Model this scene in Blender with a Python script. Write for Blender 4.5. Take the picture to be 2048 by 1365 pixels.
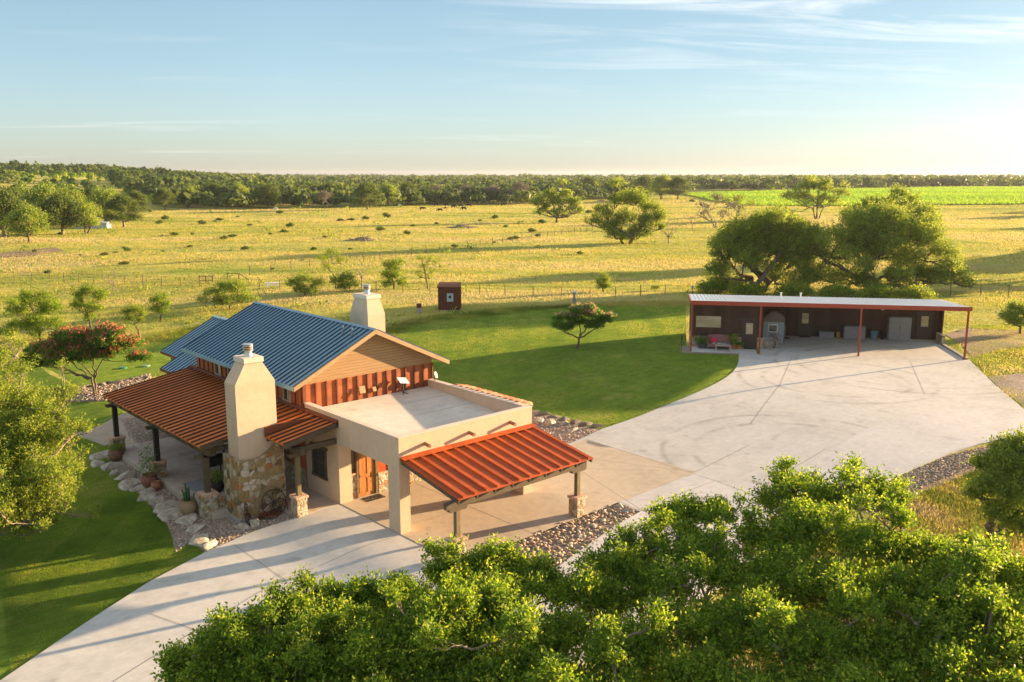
import bpy, bmesh, math, random
import numpy as np
from mathutils import Vector, Matrix, geometry

# ------------------------------------------------------------------ reset
for o in list(bpy.data.objects): bpy.data.objects.remove(o)
S = bpy.context.scene
COL = S.collection
PI = math.pi
R = math.radians
rnd = random.Random(7)
rng = np.random.default_rng(11)

# ------------------------------------------------------------------ camera
F = 1769.0; TILT = math.atan((682.5-350)/F); HEAD = R(47.67)
CAM = np.array([-21.11, -30.45, 15.6])
cd = bpy.data.cameras.new('camera'); cam = bpy.data.objects.new('camera', cd); COL.objects.link(cam)
cam.location = CAM; cam.rotation_euler = (PI/2-TILT, 0, HEAD-PI/2)
cd.sensor_width = 36; cd.lens = F/2048*36; cd.clip_start = 0.5; cd.clip_end = 30000
S.camera = cam

# ------------------------------------------------------------------ light
SUN_EL = 8.5; SUN_AZ = -15.3                       # azimuth measured from +X towards +Y
sl = bpy.data.lights.new('sun', 'SUN'); sun = bpy.data.objects.new('sun', sl); COL.objects.link(sun)
sl.energy = 5.0; sl.angle = R(0.6); sl.color = (1.0, 0.67, 0.37)
sd = Vector((math.cos(R(SUN_EL))*math.cos(R(SUN_AZ)), math.cos(R(SUN_EL))*math.sin(R(SUN_AZ)), math.sin(R(SUN_EL))))
sun.rotation_euler = sd.to_track_quat('Z', 'Y').to_euler()

W = bpy.data.worlds.new('World'); S.world = W; W.use_nodes = True
def world():
    nt = W.node_tree; N = nt.nodes; L = nt.links; N.clear()
    out = N.new('ShaderNodeOutputWorld'); bg = N.new('ShaderNodeBackground'); L.new(bg.outputs[0], out.inputs[0])
    sky = N.new('ShaderNodeTexSky'); sky.sky_type = 'NISHITA'; sky.sun_disc = False
    sky.sun_elevation = R(SUN_EL); sky.sun_rotation = R(90-SUN_AZ); sky.altitude = 300
    sky.air_density = 1.0; sky.dust_density = 0.6; sky.ozone_density = 1.6
    tc = N.new('ShaderNodeTexCoord'); sep = N.new('ShaderNodeSeparateXYZ'); L.new(tc.outputs['Generated'], sep.inputs[0])
    def m(op, a, b=None, c=None, clamp=False):
        n = N.new('ShaderNodeMath'); n.operation = op; n.use_clamp = clamp
        for i, v in enumerate((a, b, c)):
            if v is None: continue
            if isinstance(v, (int, float)): n.inputs[i].default_value = v
            else: L.new(v, n.inputs[i])
        return n.outputs[0]
    x, y, z = sep.outputs
    zz = m('ADD', m('MAXIMUM', z, 0.0), 0.05)
    cx = m('DIVIDE', x, zz); cy = m('DIVIDE', y, zz)
    # wind direction: streaks run across the view
    a = R(-35)
    u = m('ADD', m('MULTIPLY', cx, math.cos(a)), m('MULTIPLY', cy, math.sin(a)))
    v = m('SUBTRACT', m('MULTIPLY', cy, math.cos(a)), m('MULTIPLY', cx, math.sin(a)))
    cmb = N.new('ShaderNodeCombineXYZ'); L.new(m('MULTIPLY', u, 0.6), cmb.inputs[0]); L.new(m('MULTIPLY', v, 2.0), cmb.inputs[1])
    n1 = N.new('ShaderNodeTexNoise'); n1.inputs['Scale'].default_value = 1.0; n1.inputs['Detail'].default_value = 8; n1.inputs['Roughness'].default_value = 0.62
    n1.inputs['Distortion'].default_value = 0.7
    L.new(cmb.outputs[0], n1.inputs['Vector'])
    n2 = N.new('ShaderNodeTexNoise'); n2.inputs['Scale'].default_value = 0.35; n2.inputs['Detail'].default_value = 2
    L.new(cmb.outputs[0], n2.inputs['Vector'])
    # towards the right of the view and high: the denser cirrus
    side = m('ADD', m('MULTIPLY', x, math.cos(R(5))), m('MULTIPLY', y, math.sin(R(5))))
    dens = m('MULTIPLY', m('SUBTRACT', side, 0.66), 3.2, clamp=True)
    dens = m('MULTIPLY', dens, m('MULTIPLY', m('SUBTRACT', z, 0.07), 9.0, clamp=True))
    base = m('MULTIPLY', m('MULTIPLY', m('SUBTRACT', n1.outputs['Fac'], 0.46), 5.0, clamp=True), dens)
    few = m('MULTIPLY', m('SUBTRACT', n2.outputs['Fac'], 0.56), 6.0, clamp=True)
    few = m('MULTIPLY', few, m('MULTIPLY', m('SUBTRACT', n1.outputs['Fac'], 0.47), 4.0, clamp=True))
    cl = m('MULTIPLY', m('ADD', base, m('MULTIPLY', few, 0.4), clamp=True), 0.9)
    mix = N.new('ShaderNodeMix'); mix.data_type = 'RGBA'
    hs = N.new('ShaderNodeHueSaturation'); hs.inputs['Saturation'].default_value = SKY_SAT
    L.new(sky.outputs[0], hs.inputs['Color'])
    # added fill light: the unseen sky overhead is made brighter
    fill_gain = m('ADD', 1.0, m('MULTIPLY', m('MULTIPLY', m('SUBTRACT', z, 0.22), 3.0, clamp=True), FILL_GAIN))
    vm = N.new('ShaderNodeVectorMath'); vm.operation = 'SCALE'; L.new(hs.outputs[0], vm.inputs[0]); L.new(fill_gain, vm.inputs['Scale'])
    L.new(cl, mix.inputs['Factor']); low = m('SUBTRACT', 1.0, m('MULTIPLY', z, 6.5), clamp=True)
    tint = N.new('ShaderNodeMix'); tint.data_type = 'RGBA'; tint.inputs[6].default_value = (0.84, .97, 1.08, 1); tint.inputs[7].default_value = (0.78, 0.91, 1.24, 1); L.new(low, tint.inputs['Factor'])
    mu = N.new('ShaderNodeMix'); mu.data_type = 'RGBA'; mu.blend_type = 'MULTIPLY'; mu.inputs['Factor'].default_value = 1; L.new(vm.outputs[0], mu.inputs[6])
    glow = m('SUBTRACT', 1.0, m('MULTIPLY', m('MULTIPLY', m('SUBTRACT', side, 0.55), 2.2, clamp=True), .33)); ds = N.new('ShaderNodeVectorMath'); ds.operation = 'SCALE'; L.new(mu.outputs[2], ds.inputs[0]); L.new(glow, ds.inputs['Scale']); L.new(tint.outputs[2], mu.inputs[7])
    up = N.new('ShaderNodeMix'); up.data_type = 'RGBA'; L.new(m('MULTIPLY', m('MULTIPLY', m('SUBTRACT', z, 0.22), 2.6, clamp=True), .8), up.inputs['Factor'])
    L.new(ds.outputs[0], up.inputs[6]); up.inputs[7].default_value = OVERHEAD_FILL  # overhead, out of view, the sky turns to an added fill colour
    L.new(up.outputs[2], mix.inputs[6]); mix.inputs[7].default_value = CLOUD
    L.new(mix.outputs[2], bg.inputs[0]); bg.inputs[1].default_value = SKY_STR
SKY_STR = 0.056; SKY_SAT = 0.78; FILL_GAIN = .3; CLOUD = (5.9, 5.8, 5.6, 1); OVERHEAD_FILL = (2.9, 2.95, 3.0, 1)
world()
S.view_settings.view_transform = 'Standard'; S.view_settings.look = 'None'; S.view_settings.gamma = 1
S.view_settings.use_curve_mapping = False
S.view_settings.exposure = 2.08
S.render.engine = 'CYCLES'
try:
    S.cycles.max_bounces = 6; S.cycles.transparent_max_bounces = 4; S.cycles.transmission_bounces = 3
    S.cycles.diffuse_bounces = 3; S.cycles.glossy_bounces = 2
except Exception: pass

# ------------------------------------------------------------------ terrain and picture to place
def sst(a, b, x):
    t = np.clip((x-a)/(b-a), 0, 1); return t*t*(3-2*t)
FWD = np.array([math.cos(HEAD)*math.cos(TILT), math.sin(HEAD)*math.cos(TILT), -math.sin(TILT)])
RT = np.array([math.sin(HEAD), -math.cos(HEAD), 0.0]); UPV = np.cross(RT, FWD)
FH = np.array([math.cos(HEAD), math.sin(HEAD)])
def hgt(x, y):
    """height of the land"""
    x = np.asarray(x, float); y = np.asarray(y, float)
    h = -0.08+0.8*sst(8, 36, x)-0.30*sst(1.5, 4.8, -x)
    dx = x-CAM[0]; dy = y-CAM[1]
    D = np.hypot(dx, dy)
    dep = dx*FH[0]+dy*FH[1]; lat = dx*RT[0]+dy*RT[1]
    r = lat/np.maximum(dep, 1.0)
    far = 2.0*sst(560, 1600, D)
    h = h+far
    h = h+0.35*sst(60, 140, D)*np.sin(x*0.031+1.3)*np.sin(y*0.027+0.4)
    # hill rising on the left of the view
    hill = sst(0.20, 0.52, -r)*sst(340, 740, D)*np.where(dep > 0, 1, 0)
    h = h+14.5*hill
    # the crop field at the right lies on a slight swell
    h = h+2.5*sst(0.08, 0.25, r)*sst(300, 700, D)*np.where(dep > 0, 1, 0)*(1-sst(900, 1500, D))
    return h
def ray(px, py): return FWD*F+RT*(px-1024)-UPV*(py-682.5)
def at(px, py, dz=0.08, z=None):
    """point of the land (lifted dz) or of the level z seen at full-size pixel px, py"""
    r = ray(px, py); r = r/np.linalg.norm(r)
    if z is not None:
        t = (z-CAM[2])/r[2]; return CAM+r*t
    t0 = 5.0; t = 5.0
    while t < 9000:
        p = CAM+r*t
        if p[2] < hgt(p[0], p[1])+dz: break
        t0 = t; t *= 1.02
    a, b = t0, t
    for i in range(30):
        m_ = (a+b)/2; p = CAM+r*m_
        if p[2] < hgt(p[0], p[1])+dz: b = m_
        else: a = m_
    p = CAM+r*b
    return np.array([p[0], p[1], float(hgt(p[0], p[1]))+dz])
def gz(x, y): return float(hgt(x, y))

# ------------------------------------------------------------------ materials
def rgba(c): return (c[0], c[1], c[2], 1)
class NT:
    def __init__(s, name):
        s.m = bpy.data.materials.new(name); s.m.use_nodes = True; s.t = s.m.node_tree; s.N = s.t.nodes; s.L = s.t.links
        s.b = s.N['Principled BSDF']; s.o = s.N['Material Output']; s.tc = s.N.new('ShaderNodeTexCoord')
    def link(s, v, i):
        if isinstance(v, (int, float)): i.default_value = v
        elif isinstance(v, tuple): i.default_value = rgba(v) if len(i.default_value) == 4 else v
        else: s.L.new(v, i)
    def co(s, sc=(1, 1, 1), rot=(0, 0, 0)):
        n = s.N.new('ShaderNodeMapping'); n.inputs['Scale'].default_value = sc; n.inputs['Rotation'].default_value = rot
        s.L.new(s.tc.outputs['Object'], n.inputs[0]); return n.outputs[0]
    def noise(s, scale, detail=5, rough=.55, vec=None, dist=0):
        n = s.N.new('ShaderNodeTexNoise'); n.inputs['Scale'].default_value = scale; n.inputs['Detail'].default_value = detail
        n.inputs['Roughness'].default_value = rough; n.inputs['Distortion'].default_value = dist
        s.L.new(vec if vec else s.tc.outputs['Object'], n.inputs['Vector']); return n.outputs['Fac']
    def ramp(s, fac, stops, interp='LINEAR'):
        n = s.N.new('ShaderNodeValToRGB'); n.color_ramp.interpolation = interp
        e = n.color_ramp.elements
        while len(e) < len(stops): e.new(0.5)
        for k, (p, c) in enumerate(stops):
            e[k].position = p; e[k].color = rgba(c) if isinstance(c, tuple) else (c, c, c, 1)
        s.link(fac, n.inputs[0]); return n.outputs[0]
    def mix(s, f, a, b, mode='MIX'):
        n = s.N.new('ShaderNodeMix'); n.data_type = 'RGBA'; n.blend_type = mode
        s.link(f, n.inputs['Factor']); s.link(a, n.inputs[6]); s.link(b, n.inputs[7]); return n.outputs[2]
    def math(s, op, a, b=None, clamp=False):
        n = s.N.new('ShaderNodeMath'); n.operation = op; n.use_clamp = clamp
        s.link(a, n.inputs[0])
        if b is not None: s.link(b, n.inputs[1])
        return n.outputs[0]
    def bump(s, h, strength=.3, dist=.02):
        n = s.N.new('ShaderNodeBump'); n.inputs['Strength'].default_value = strength; n.inputs['Distance'].default_value = dist
        s.link(h, n.inputs['Height']); s.L.new(n.outputs[0], s.b.inputs['Normal'])
    def attr(s, name):
        n = s.N.new('ShaderNodeAttribute'); n.attribute_name = name; return n.outputs['Fac']
    def fin(s, col=None, rough=.8, metal=0, spec=.3):
        if col is not None: s.link(col, s.b.inputs['Base Color'])
        s.link(rough, s.b.inputs['Roughness']); s.b.inputs['Metallic'].default_value = metal
        s.b.inputs['Specular IOR Level'].default_value = spec; return s.m
def plain(name, c, rough=.7, var=.25, scale=3, metal=0, spec=.3, bump=0, c2=None):
    n = NT(name); a = tuple(v*(1-var) for v in c); b = c2 if c2 else tuple(min(1, v*(1+var)) for v in c)
    f = n.ramp(n.noise(scale, 6, .6), [(.3, a), (.7, b)])
    g = n.noise(scale*9, 3, .6)
    f = n.mix(.25, f, n.ramp(g, [(.3, a), (.7, b)]))
    if bump: n.bump(g, bump, .01)
    return n.fin(f, rough, metal, spec)
M = {}
def stucco(name, c, stain=.12):
    n = NT(name)
    a = n.noise(.9, 7, .65); b = n.noise(14, 4, .6)
    st = n.noise(1, 6, .6, n.co((3.2, 3.2, .28)))
    col = n.ramp(a, [(.3, tuple(v*.87 for v in c)), (.55, c), (.75, tuple(min(1, v*1.07) for v in c))])
    col = n.mix(n.math('MULTIPLY', n.math('SUBTRACT', st, .5), stain*5, True), col, tuple(v*.66 for v in c))
    col = n.mix(.35, col, n.ramp(n.noise(3.5, 6, .7), [(.3, tuple(v*.8 for v in c)), (.7, tuple(min(1, v*1.15) for v in c))]))
    n.bump(b, .35, .015); return n.fin(col, .92, 0, .15)
M['stucco'] = stucco('stucco', (.60, .46, .325), .22)
M['stucco2'] = stucco('stucco_cap', (.66, .57, .47))
def stone(name, sc, mort=(.52, .44, .33), stops=None, rough=.85):
    n = NT(name)
    w = n.noise(2.3, 3, .5); 
    vm = n.N.new('ShaderNodeVectorMath'); vm.operation = 'ADD'
    nz = n.N.new('ShaderNodeTexNoise'); nz.inputs['Scale'].default_value = 2.0; n.L.new(n.tc.outputs['Object'], nz.inputs['Vector'])
    vs = n.N.new('ShaderNodeVectorMath'); vs.operation = 'SCALE'; vs.inputs['Scale'].default_value = .35; n.L.new(nz.outputs['Color'], vs.inputs[0])
    n.L.new(n.tc.outputs['Object'], vm.inputs[0]); n.L.new(vs.outputs[0], vm.inputs[1])
    def vor(feat, s):
        v = n.N.new('ShaderNodeTexVoronoi'); v.feature = feat; v.inputs['Scale'].default_value = s; n.L.new(vm.outputs[0], v.inputs['Vector']); return v
    v1 = vor('F1', sc); e1 = vor('DISTANCE_TO_EDGE', sc)
    stops = stops or [(0, (.50, .38, .24)), (.18, (.62, .53, .40)), (.36, (.36, .27, .16)), (.5, (.55, .27, .11)), (.62, (.68, .62, .52)), (.78, (.36, .30, .19)), (.9, (.48, .40, .22))]
    sp = n.N.new('ShaderNodeSeparateColor'); n.L.new(v1.outputs['Color'], sp.inputs[0])
    col = n.ramp(sp.outputs[0], stops, 'CONSTANT')
    d = n.noise(7, 5, .65)
    col = n.mix(.6, col, n.ramp(d, [(.3, (.35, .3, .24)), (.7, (1, 1, 1))]), 'MULTIPLY')
    f = n.ramp(e1.outputs['Distance'], [(0.02, 1.0), (.06, 0.0)])
    col = n.mix(f, col, mort)
    hh = n.math('ADD', n.ramp(e1.outputs['Distance'], [(0, 0.0), (.12, 1.0)]), n.math('MULTIPLY', d, .5))
    n.bump(hh, .7, .06); return n.fin(col, rough, 0, .2)
M['stone'] = stone('limestone_veneer', 3.3, (.34, .28, .2), [(0, (.40, .30, .15)), (.2, (.58, .48, .33)), (.36, (.22, .16, .08)), (.5, (.46, .23, .08)), (.6, (.64, .56, .44)), (.72, (.33, .25, .11)), (.86, (.42, .32, .14))])
M['stone_s'] = stone('limestone_veneer_small', 5.5)
def brickcap():
    n = NT('brick_cap'); col = n.ramp(n.noise(9, 3), [(.3, (.42, .20, .12)), (.5, (.58, .38, .26)), (.7, (.66, .52, .40))]); n.bump(n.noise(20, 3), .5, .02); return n.fin(col, .9)
M['brick'] = brickcap()
def rust(name, c=(.40, .11, .03), c2=(.24, .07, .025), c3=(.52, .17, .05), rough=.62, ax=1, pitch=.43, off=0):
    n = NT(name); a = n.noise(1.1, 7, .65); b = n.noise(1, 6, .6, n.co((1.5, 7, 7))); g = n.noise(26, 4, .7)
    col = n.ramp(a, [(.3, c2), (.5, c), (.72, c3)])
    col = n.mix(n.math('MULTIPLY', n.math('SUBTRACT', b, .48), 3, True), col, c2)
    col = n.mix(.3, col, n.ramp(g, [(.3, c2), (.7, c3)]))
    sp = n.N.new('ShaderNodeSeparateXYZ'); n.L.new(n.tc.outputs['Object'], sp.inputs[0]); cell = n.math('FLOOR', n.math('DIVIDE', n.math('ADD', sp.outputs[ax], off), pitch))
    wn = n.N.new('ShaderNodeTexWhiteNoise'); wn.noise_dimensions = '1D'; n.L.new(cell, wn.inputs['W']); col = n.mix(.55, col, n.ramp(wn.outputs['Value'], [(0, (.62, .6, .58)), (1, (1.15, 1.15, 1.15))]), 'MULTIPLY')
    sk = n.noise(1, 6, .7, n.co((.9, 11, 3) if ax == 1 else (11, .9, 3))); col = n.mix(.5, col, n.ramp(sk, [(.35, (.6, .55, .5)), (.6, (1.1, 1.1, 1.1))]), 'MULTIPLY')
    n.bump(g, .2, .01); return n.fin(col, rough, .15, .35)
M['rust'] = rust('rusted_steel_roof', (.60, .17, .03), (.44, .115, .022), (.70, .225, .045), .62, 1, .487); M['rustw'] = rust('rusted_steel_siding', (.44, .125, .04), (.31, .085, .028), (.54, .18, .065), .7)
M['rustd'] = rust('rusted_trim', (.22, .07, .03), (.13, .045, .02), (.3, .1, .045))
M['ribd'] = plain('rib_shade_tone', (.09, .032, .014), .75, .3)  # darker than the roof sheets: shaded rib sides painted into the colour
M['rustf'] = rust('bright_rust_roof', (.50, .085, .010), (.32, .055, .010), (.60, .125, .016), .6, 0, .62, -.35)
def blue():
    n = NT('blue_grey_metal_roof'); a = n.noise(.8, 5, .6); b = n.noise(1, 4, .6, n.co((.6, 9, 1)))
    col = n.ramp(a, [(.3, (.16, .30, .40)), (.7, (.21, .37, .47))]); col = n.mix(.35, col, n.ramp(b, [(.35, (.14, .27, .36)), (.65, (.25, .41, .50))]))
    return n.fin(col, .45, .15, .5)
M['blue'] = blue(); M['seam'] = plain('seam_shade_tone', (.035, .07, .11), .5, .2, 2, .3)  # seam colour darkened to paint in the shade along the seams
def siding():
    n = NT('tan_lap_siding')
    sep = n.N.new('ShaderNodeSeparateXYZ'); n.L.new(n.tc.outputs['Object'], sep.inputs[0])
    lap = n.math('FRACT', n.math('MULTIPLY', sep.outputs[2], 6.5))
    g = n.noise(1, 6, .65, n.co((1.2, 1, 16)))
    col = n.ramp(g, [(.3, (.30, .185, .085)), (.7, (.40, .26, .125))])
    col = n.mix(n.math('LESS_THAN', lap, .12), col, (.19, .115, .055)); n.bump(lap, .5, .03); return n.fin(col, .75)
M['siding'] = siding()
M['wood'] = plain('dark_brown_stained_beam', (.10, .075, .045), .75, .3, 4, bump=.3)
M['wood2'] = plain('olive_brown_post', (.17, .135, .07), .75, .25, 5, bump=.3)
M['dkpost'] = plain('very_dark_post', (.035, .028, .022), .7, .2)
M['fascia'] = plain('tan_fascia', (.36, .25, .13), .7, .15)
def doorw():
    n = NT('knotty_alder_door'); g = n.noise(1, 7, .65, n.co((14, 14, 1.2)), .6); k = n.noise(9, 2, .5)
    col = n.ramp(g, [(.3, (.25, .09, .025)), (.5, (.46, .19, .055)), (.7, (.58, .27, .09))])
    col = n.mix(n.math('MULTIPLY', n.math('SUBTRACT', k, .62), 9, True), col, (.10, .035, .01)); return n.fin(col, .45, 0, .4)
M['door'] = doorw()
def concrete(name, c, tyre=False, warm=None):
    n = NT(name)
    a = n.noise(.28, 6, .6, dist=.4); b = n.noise(2.2, 7, .7); g = n.noise(30, 3, .6); br = n.noise(1, 5, .6, n.co((1.2, 14, 1), (0, 0, .6)))
    col = n.ramp(a, [(.32, tuple(v*.70 for v in c)), (.5, c), (.68, tuple(v*1.14 for v in c))])
    if warm: col = n.mix(n.ramp(n.noise(.16, 3), [(.42, 0.0), (.58, 1.0)]), col, warm)
    col = n.mix(.45, col, n.ramp(b, [(.3, tuple(v*.6 for v in c)), (.62, tuple(v*1.15 for v in c))]))
    col = n.mix(.3, col, n.ramp(br, [(.3, tuple(v*.78 for v in c)), (.7, tuple(v*1.12 for v in c))]))
    col = n.mix(n.math('MULTIPLY', n.math('SUBTRACT', n.noise(1.1, 3, .5), .6), 4, True), col, tuple(v*.55 for v in c))
    if tyre:
        for (cx, cy, r, w) in TYRES:
            vm = n.N.new('ShaderNodeVectorMath'); vm.operation = 'DISTANCE'; n.L.new(n.tc.outputs['Object'], vm.inputs[0]); vm.inputs[1].default_value = (cx, cy, .6)
            d = n.math('ABSOLUTE', n.math('SUBTRACT', vm.outputs['Value'], r))
            f = n.ramp(d, [(0, .34), (w, .2), (w*2.2, 0.0)])
            f = n.math('MULTIPLY', f, n.ramp(n.noise(.5, 3), [(.4, 0.0), (.6, 1.0)]))
            col = n.mix(f, col, (.10, .09, .08))
    n.bump(g, .15, .006); return n.fin(col, .88, 0, .2)
def tyre(cx, cy, ex, ey):
    c = at(cx, cy); e = at(ex, ey); r = float(np.linalg.norm(c-e)); return [(c[0], c[1], r, .13), (c[0], c[1], r+1.7, .13)]
TYRES = tyre(1670, 760, 1530, 760)+tyre(1580, 905, 1385, 900)+tyre(1800, 730, 1700, 760)
M['drive'] = concrete('driveway_concrete', (.54, .535, .505), True)
M['slab'] = concrete('carport_concrete', (.52, .445, .335))
M['roofc'] = concrete('flat_roof_coating', (.66, .61, .53))
M['wallcap'] = concrete('concrete_edge', (.38, .35, .31))
M['path'] = concrete('path_concrete', (.42, .34, .25))
def paver():
    n = NT('limestone_pavers')
    br = n.N.new('ShaderNodeTexBrick'); n.L.new(n.tc.outputs['Object'], br.inputs['Vector'])
    br.inputs['Scale'].default_value = 1.0; br.inputs['Brick Width'].default_value = .9; br.inputs['Row Height'].default_value = .6; br.inputs['Mortar Size'].default_value = .012
    br.inputs['Color1'].default_value = (.56, .48, .39, 1); br.inputs['Color2'].default_value = (.34, .20, .14, 1); br.inputs['Mortar'].default_value = (.35, .3, .25, 1); br.inputs['Bias'].default_value = -.35
    br.offset = .37
    col = n.mix(.3, br.outputs['Color'], n.ramp(n.noise(3, 6, .6), [(.3, (.38, .33, .28)), (.7, (.62, .54, .46))]))
    return n.fin(col, .75, 0, .3)
M['paver'] = paver()
def gravel(name, stops, sc=14):
    n = NT(name); v = n.N.new('ShaderNodeTexVoronoi'); v.inputs['Scale'].default_value = sc; n.L.new(n.tc.outputs['Object'], v.inputs['Vector'])
    sp = n.N.new('ShaderNodeSeparateColor'); n.L.new(v.outputs['Color'], sp.inputs[0])
    col = n.ramp(sp.outputs[0], stops); col = n.mix(.5, col, n.ramp(n.noise(.7, 5), [(.3, (.5, .5, .5)), (.7, (1, 1, 1))]), 'MULTIPLY')
    n.bump(n.math('SUBTRACT', 1.0, v.outputs['Distance']), .8, .04); return n.fin(col, .9, 0, .15)
M['gravel'] = gravel('gravel_ground', [(0, (.20, .16, .13)), (.4, (.40, .33, .27)), (.7, (.30, .24, .2)), (1, (.58, .5, .42))])
M['soil'] = gravel('caliche_verge', [(0, (.20, .13, .08)), (.4, (.36, .25, .16)), (.7, (.26, .19, .12)), (1, (.48, .38, .27))], 9)
def tintmat(name, stops, rough=.85, bump=.4):
    n = NT(name); col = n.ramp(n.attr('tint'), stops); col = n.mix(.5, col, n.ramp(n.noise(9, 5, .65), [(.3, (.45, .43, .4)), (.7, (1, 1, 1))]), 'MULTIPLY')
    n.bump(n.noise(12, 4), bump, .03); return n.fin(col, rough, 0, .2)
M['pebble'] = tintmat('pebbles', [(0, (.22, .17, .13)), (.35, (.50, .40, .31)), (.6, (.36, .30, .25)), (.8, (.64, .55, .45)), (1, (.46, .28, .17))])
M['rock'] = tintmat('river_rock', [(0, (.34, .22, .13)), (.35, (.52, .38, .25)), (.6, (.30, .25, .2)), (1, (.62, .5, .37))])
def slabrock():
    n = NT('weathered_limestone_boulder'); a = n.noise(2.2, 8, .7); b = n.noise(6, 5, .6); 
    col = n.ramp(a, [(.32, (.10, .085, .065)), (.44, (.34, .29, .22)), (.55, (.52, .46, .37)), (.75, (.66, .61, .52))])
    col = n.mix(.35, col, n.ramp(b, [(.35, (.3, .27, .22)), (.65, (.62, .56, .46))])); n.bump(a, .8, .08); return n.fin(col, .92, 0, .15)
M['boulder'] = slabrock()
M['edging'] = plain('dark_edging_stone', (.17, .145, .12), .92, .4, 5, bump=.4)
# leaves: diffuse + light passing through
def leaf(name, stops, trans, tf=.45, rough=.55, spec=.2):
    n = NT(name); t = n.attr('tint'); col = n.ramp(t, stops)
    tr = n.N.new('ShaderNodeBsdfTranslucent'); tcol = n.mix(1.0, col, trans, 'MULTIPLY'); n.L.new(tcol, tr.inputs[0])
    mx = n.N.new('ShaderNodeMixShader'); mx.inputs[0].default_value = tf
    n.fin(col, rough, 0, spec); n.L.new(n.b.outputs[0], mx.inputs[1]); n.L.new(tr.outputs[0], mx.inputs[2]); n.L.new(mx.outputs[0], n.o.inputs[0]); return n.m
M['lf_oak'] = leaf('live_oak_leaf', [(0, (.035, .075, .014)), (.45, (.12, .205, .026)), (.8, (.26, .33, .04)), (1, (.44, .45, .055))], (1.9, 1.85, .9), .44, .5, .15)
M['lf_dark'] = leaf('dark_oak_leaf', [(0, (.07, .115, .024)), (.5, (.17, .24, .045)), (1, (.36, .40, .07))], (2.0, 1.9, 1.0), .4)
M['lf_lime'] = leaf('pale_green_leaf', [(0, (.065, .11, .02)), (.5, (.175, .245, .038)), (1, (.38, .41, .07))], (1.8, 1.7, .9))
M['lf_wood'] = leaf('woodland_leaf', [(0, (.03, .06, .018)), (.5, (.075, .12, .028)), (1, (.17, .21, .045))], (1.9, 1.8, 1.0), .35)
M['lf_gray'] = leaf('bare_twig', [(0, (.13, .11, .08)), (.5, (.20, .175, .125)), (1, (.27, .25, .16))], (1.0, 1.0, 1.0), .2)
M['lf_mim'] = leaf('mimosa_leaf', [(0, (.035, .085, .016)), (.5, (.075, .16, .024)), (1, (.15, .25, .035))], (2.0, 2.0, 1.0), .4)
M['flower'] = leaf('mimosa_blossom', [(0, (.42, .09, .08)), (.5, (.68, .17, .13)), (1, (.85, .40, .30))], (1.2, 1.0, 1.0), .4)
M['flower2'] = leaf('faded_blossom', [(0, (.38, .2, .16)), (.5, (.6, .34, .27)), (1, (.75, .55, .45))], (1.2, 1.0, 1.0), .4)
def leafgrass(name, stops, trans=(1.5, 1.4, .9)): return leaf(name, stops, trans, .45, .8, .1)
M['grass'] = leafgrass('pasture_grass', [(0, (.09, .15, .022)), (.3, (.20, .25, .04)), (.55, (.40, .375, .085)), (.78, (.51, .42, .15)), (1, (.52, .42, .25))], (1.1, 1.1, .8))
M['lawnb'] = leafgrass('lawn_grass', [(0, (.10, .175, .032)), (.5, (.21, .31, .05)), (.8, (.34, .40, .07)), (1, (.44, .44, .12))], (1.4, 1.3, .8))
def bark(name, c):
    n = NT(name); g = n.noise(1, 6, .65, n.co((9, 9, 2.5))); col = n.ramp(g, [(.3, tuple(v*.5 for v in c)), (.7, tuple(v*1.3 for v in c))]); n.bump(g, .7, .04); return n.fin(col, .95, 0, .1)
M['bark'] = bark('oak_bark', (.15, .12, .09)); M['barkl'] = bark('grey_bark', (.26, .21, .16)); M['barkg'] = bark('dead_wood', (.33, .28, .23))

# ------------------------------------------------------------------ object helpers
def tag(o, label=None, cat=None, group=None, kind=None):
    if label: o['label'] = label
    if cat: o['category'] = cat
    if group: o['group'] = group
    if kind: o['kind'] = kind
    return o
def thing(name, label, cat, loc=(0, 0, 0), rz=0, group=None):
    o = bpy.data.objects.new(name, None); COL.objects.link(o); o.empty_display_size = .3
    o.location = loc; o.rotation_euler = (0, 0, rz); return tag(o, label, cat, group)
def npmesh(name, V, Fc, mat, parent=None, tint=None, smooth=False):
    """V (n,3); Fc (m,k) index array with k = 3 or 4"""
    me = bpy.data.meshes.new(name); V = np.asarray(V, np.float32); Fc = np.asarray(Fc, np.int32); k = Fc.shape[1]
    me.vertices.add(len(V)); me.vertices.foreach_set('co', V.ravel())
    me.loops.add(Fc.size); me.loops.foreach_set('vertex_index', Fc.ravel())
    me.polygons.add(len(Fc)); me.polygons.foreach_set('loop_start', np.arange(0, Fc.size, k, dtype=np.int32)); me.polygons.foreach_set('loop_total', np.full(len(Fc), k, np.int32))
    me.polygons.foreach_set('use_smooth', np.full(len(Fc), bool(smooth)))
    me.update(calc_edges=True)
    if tint is not None:
        a = me.attributes.new('tint', 'FLOAT', 'FACE'); a.data.foreach_set('value', np.asarray(tint, np.float32))
    me.materials.append(mat)
    o = bpy.data.objects.new(name, me); COL.objects.link(o); o.parent = parent; return o
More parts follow.
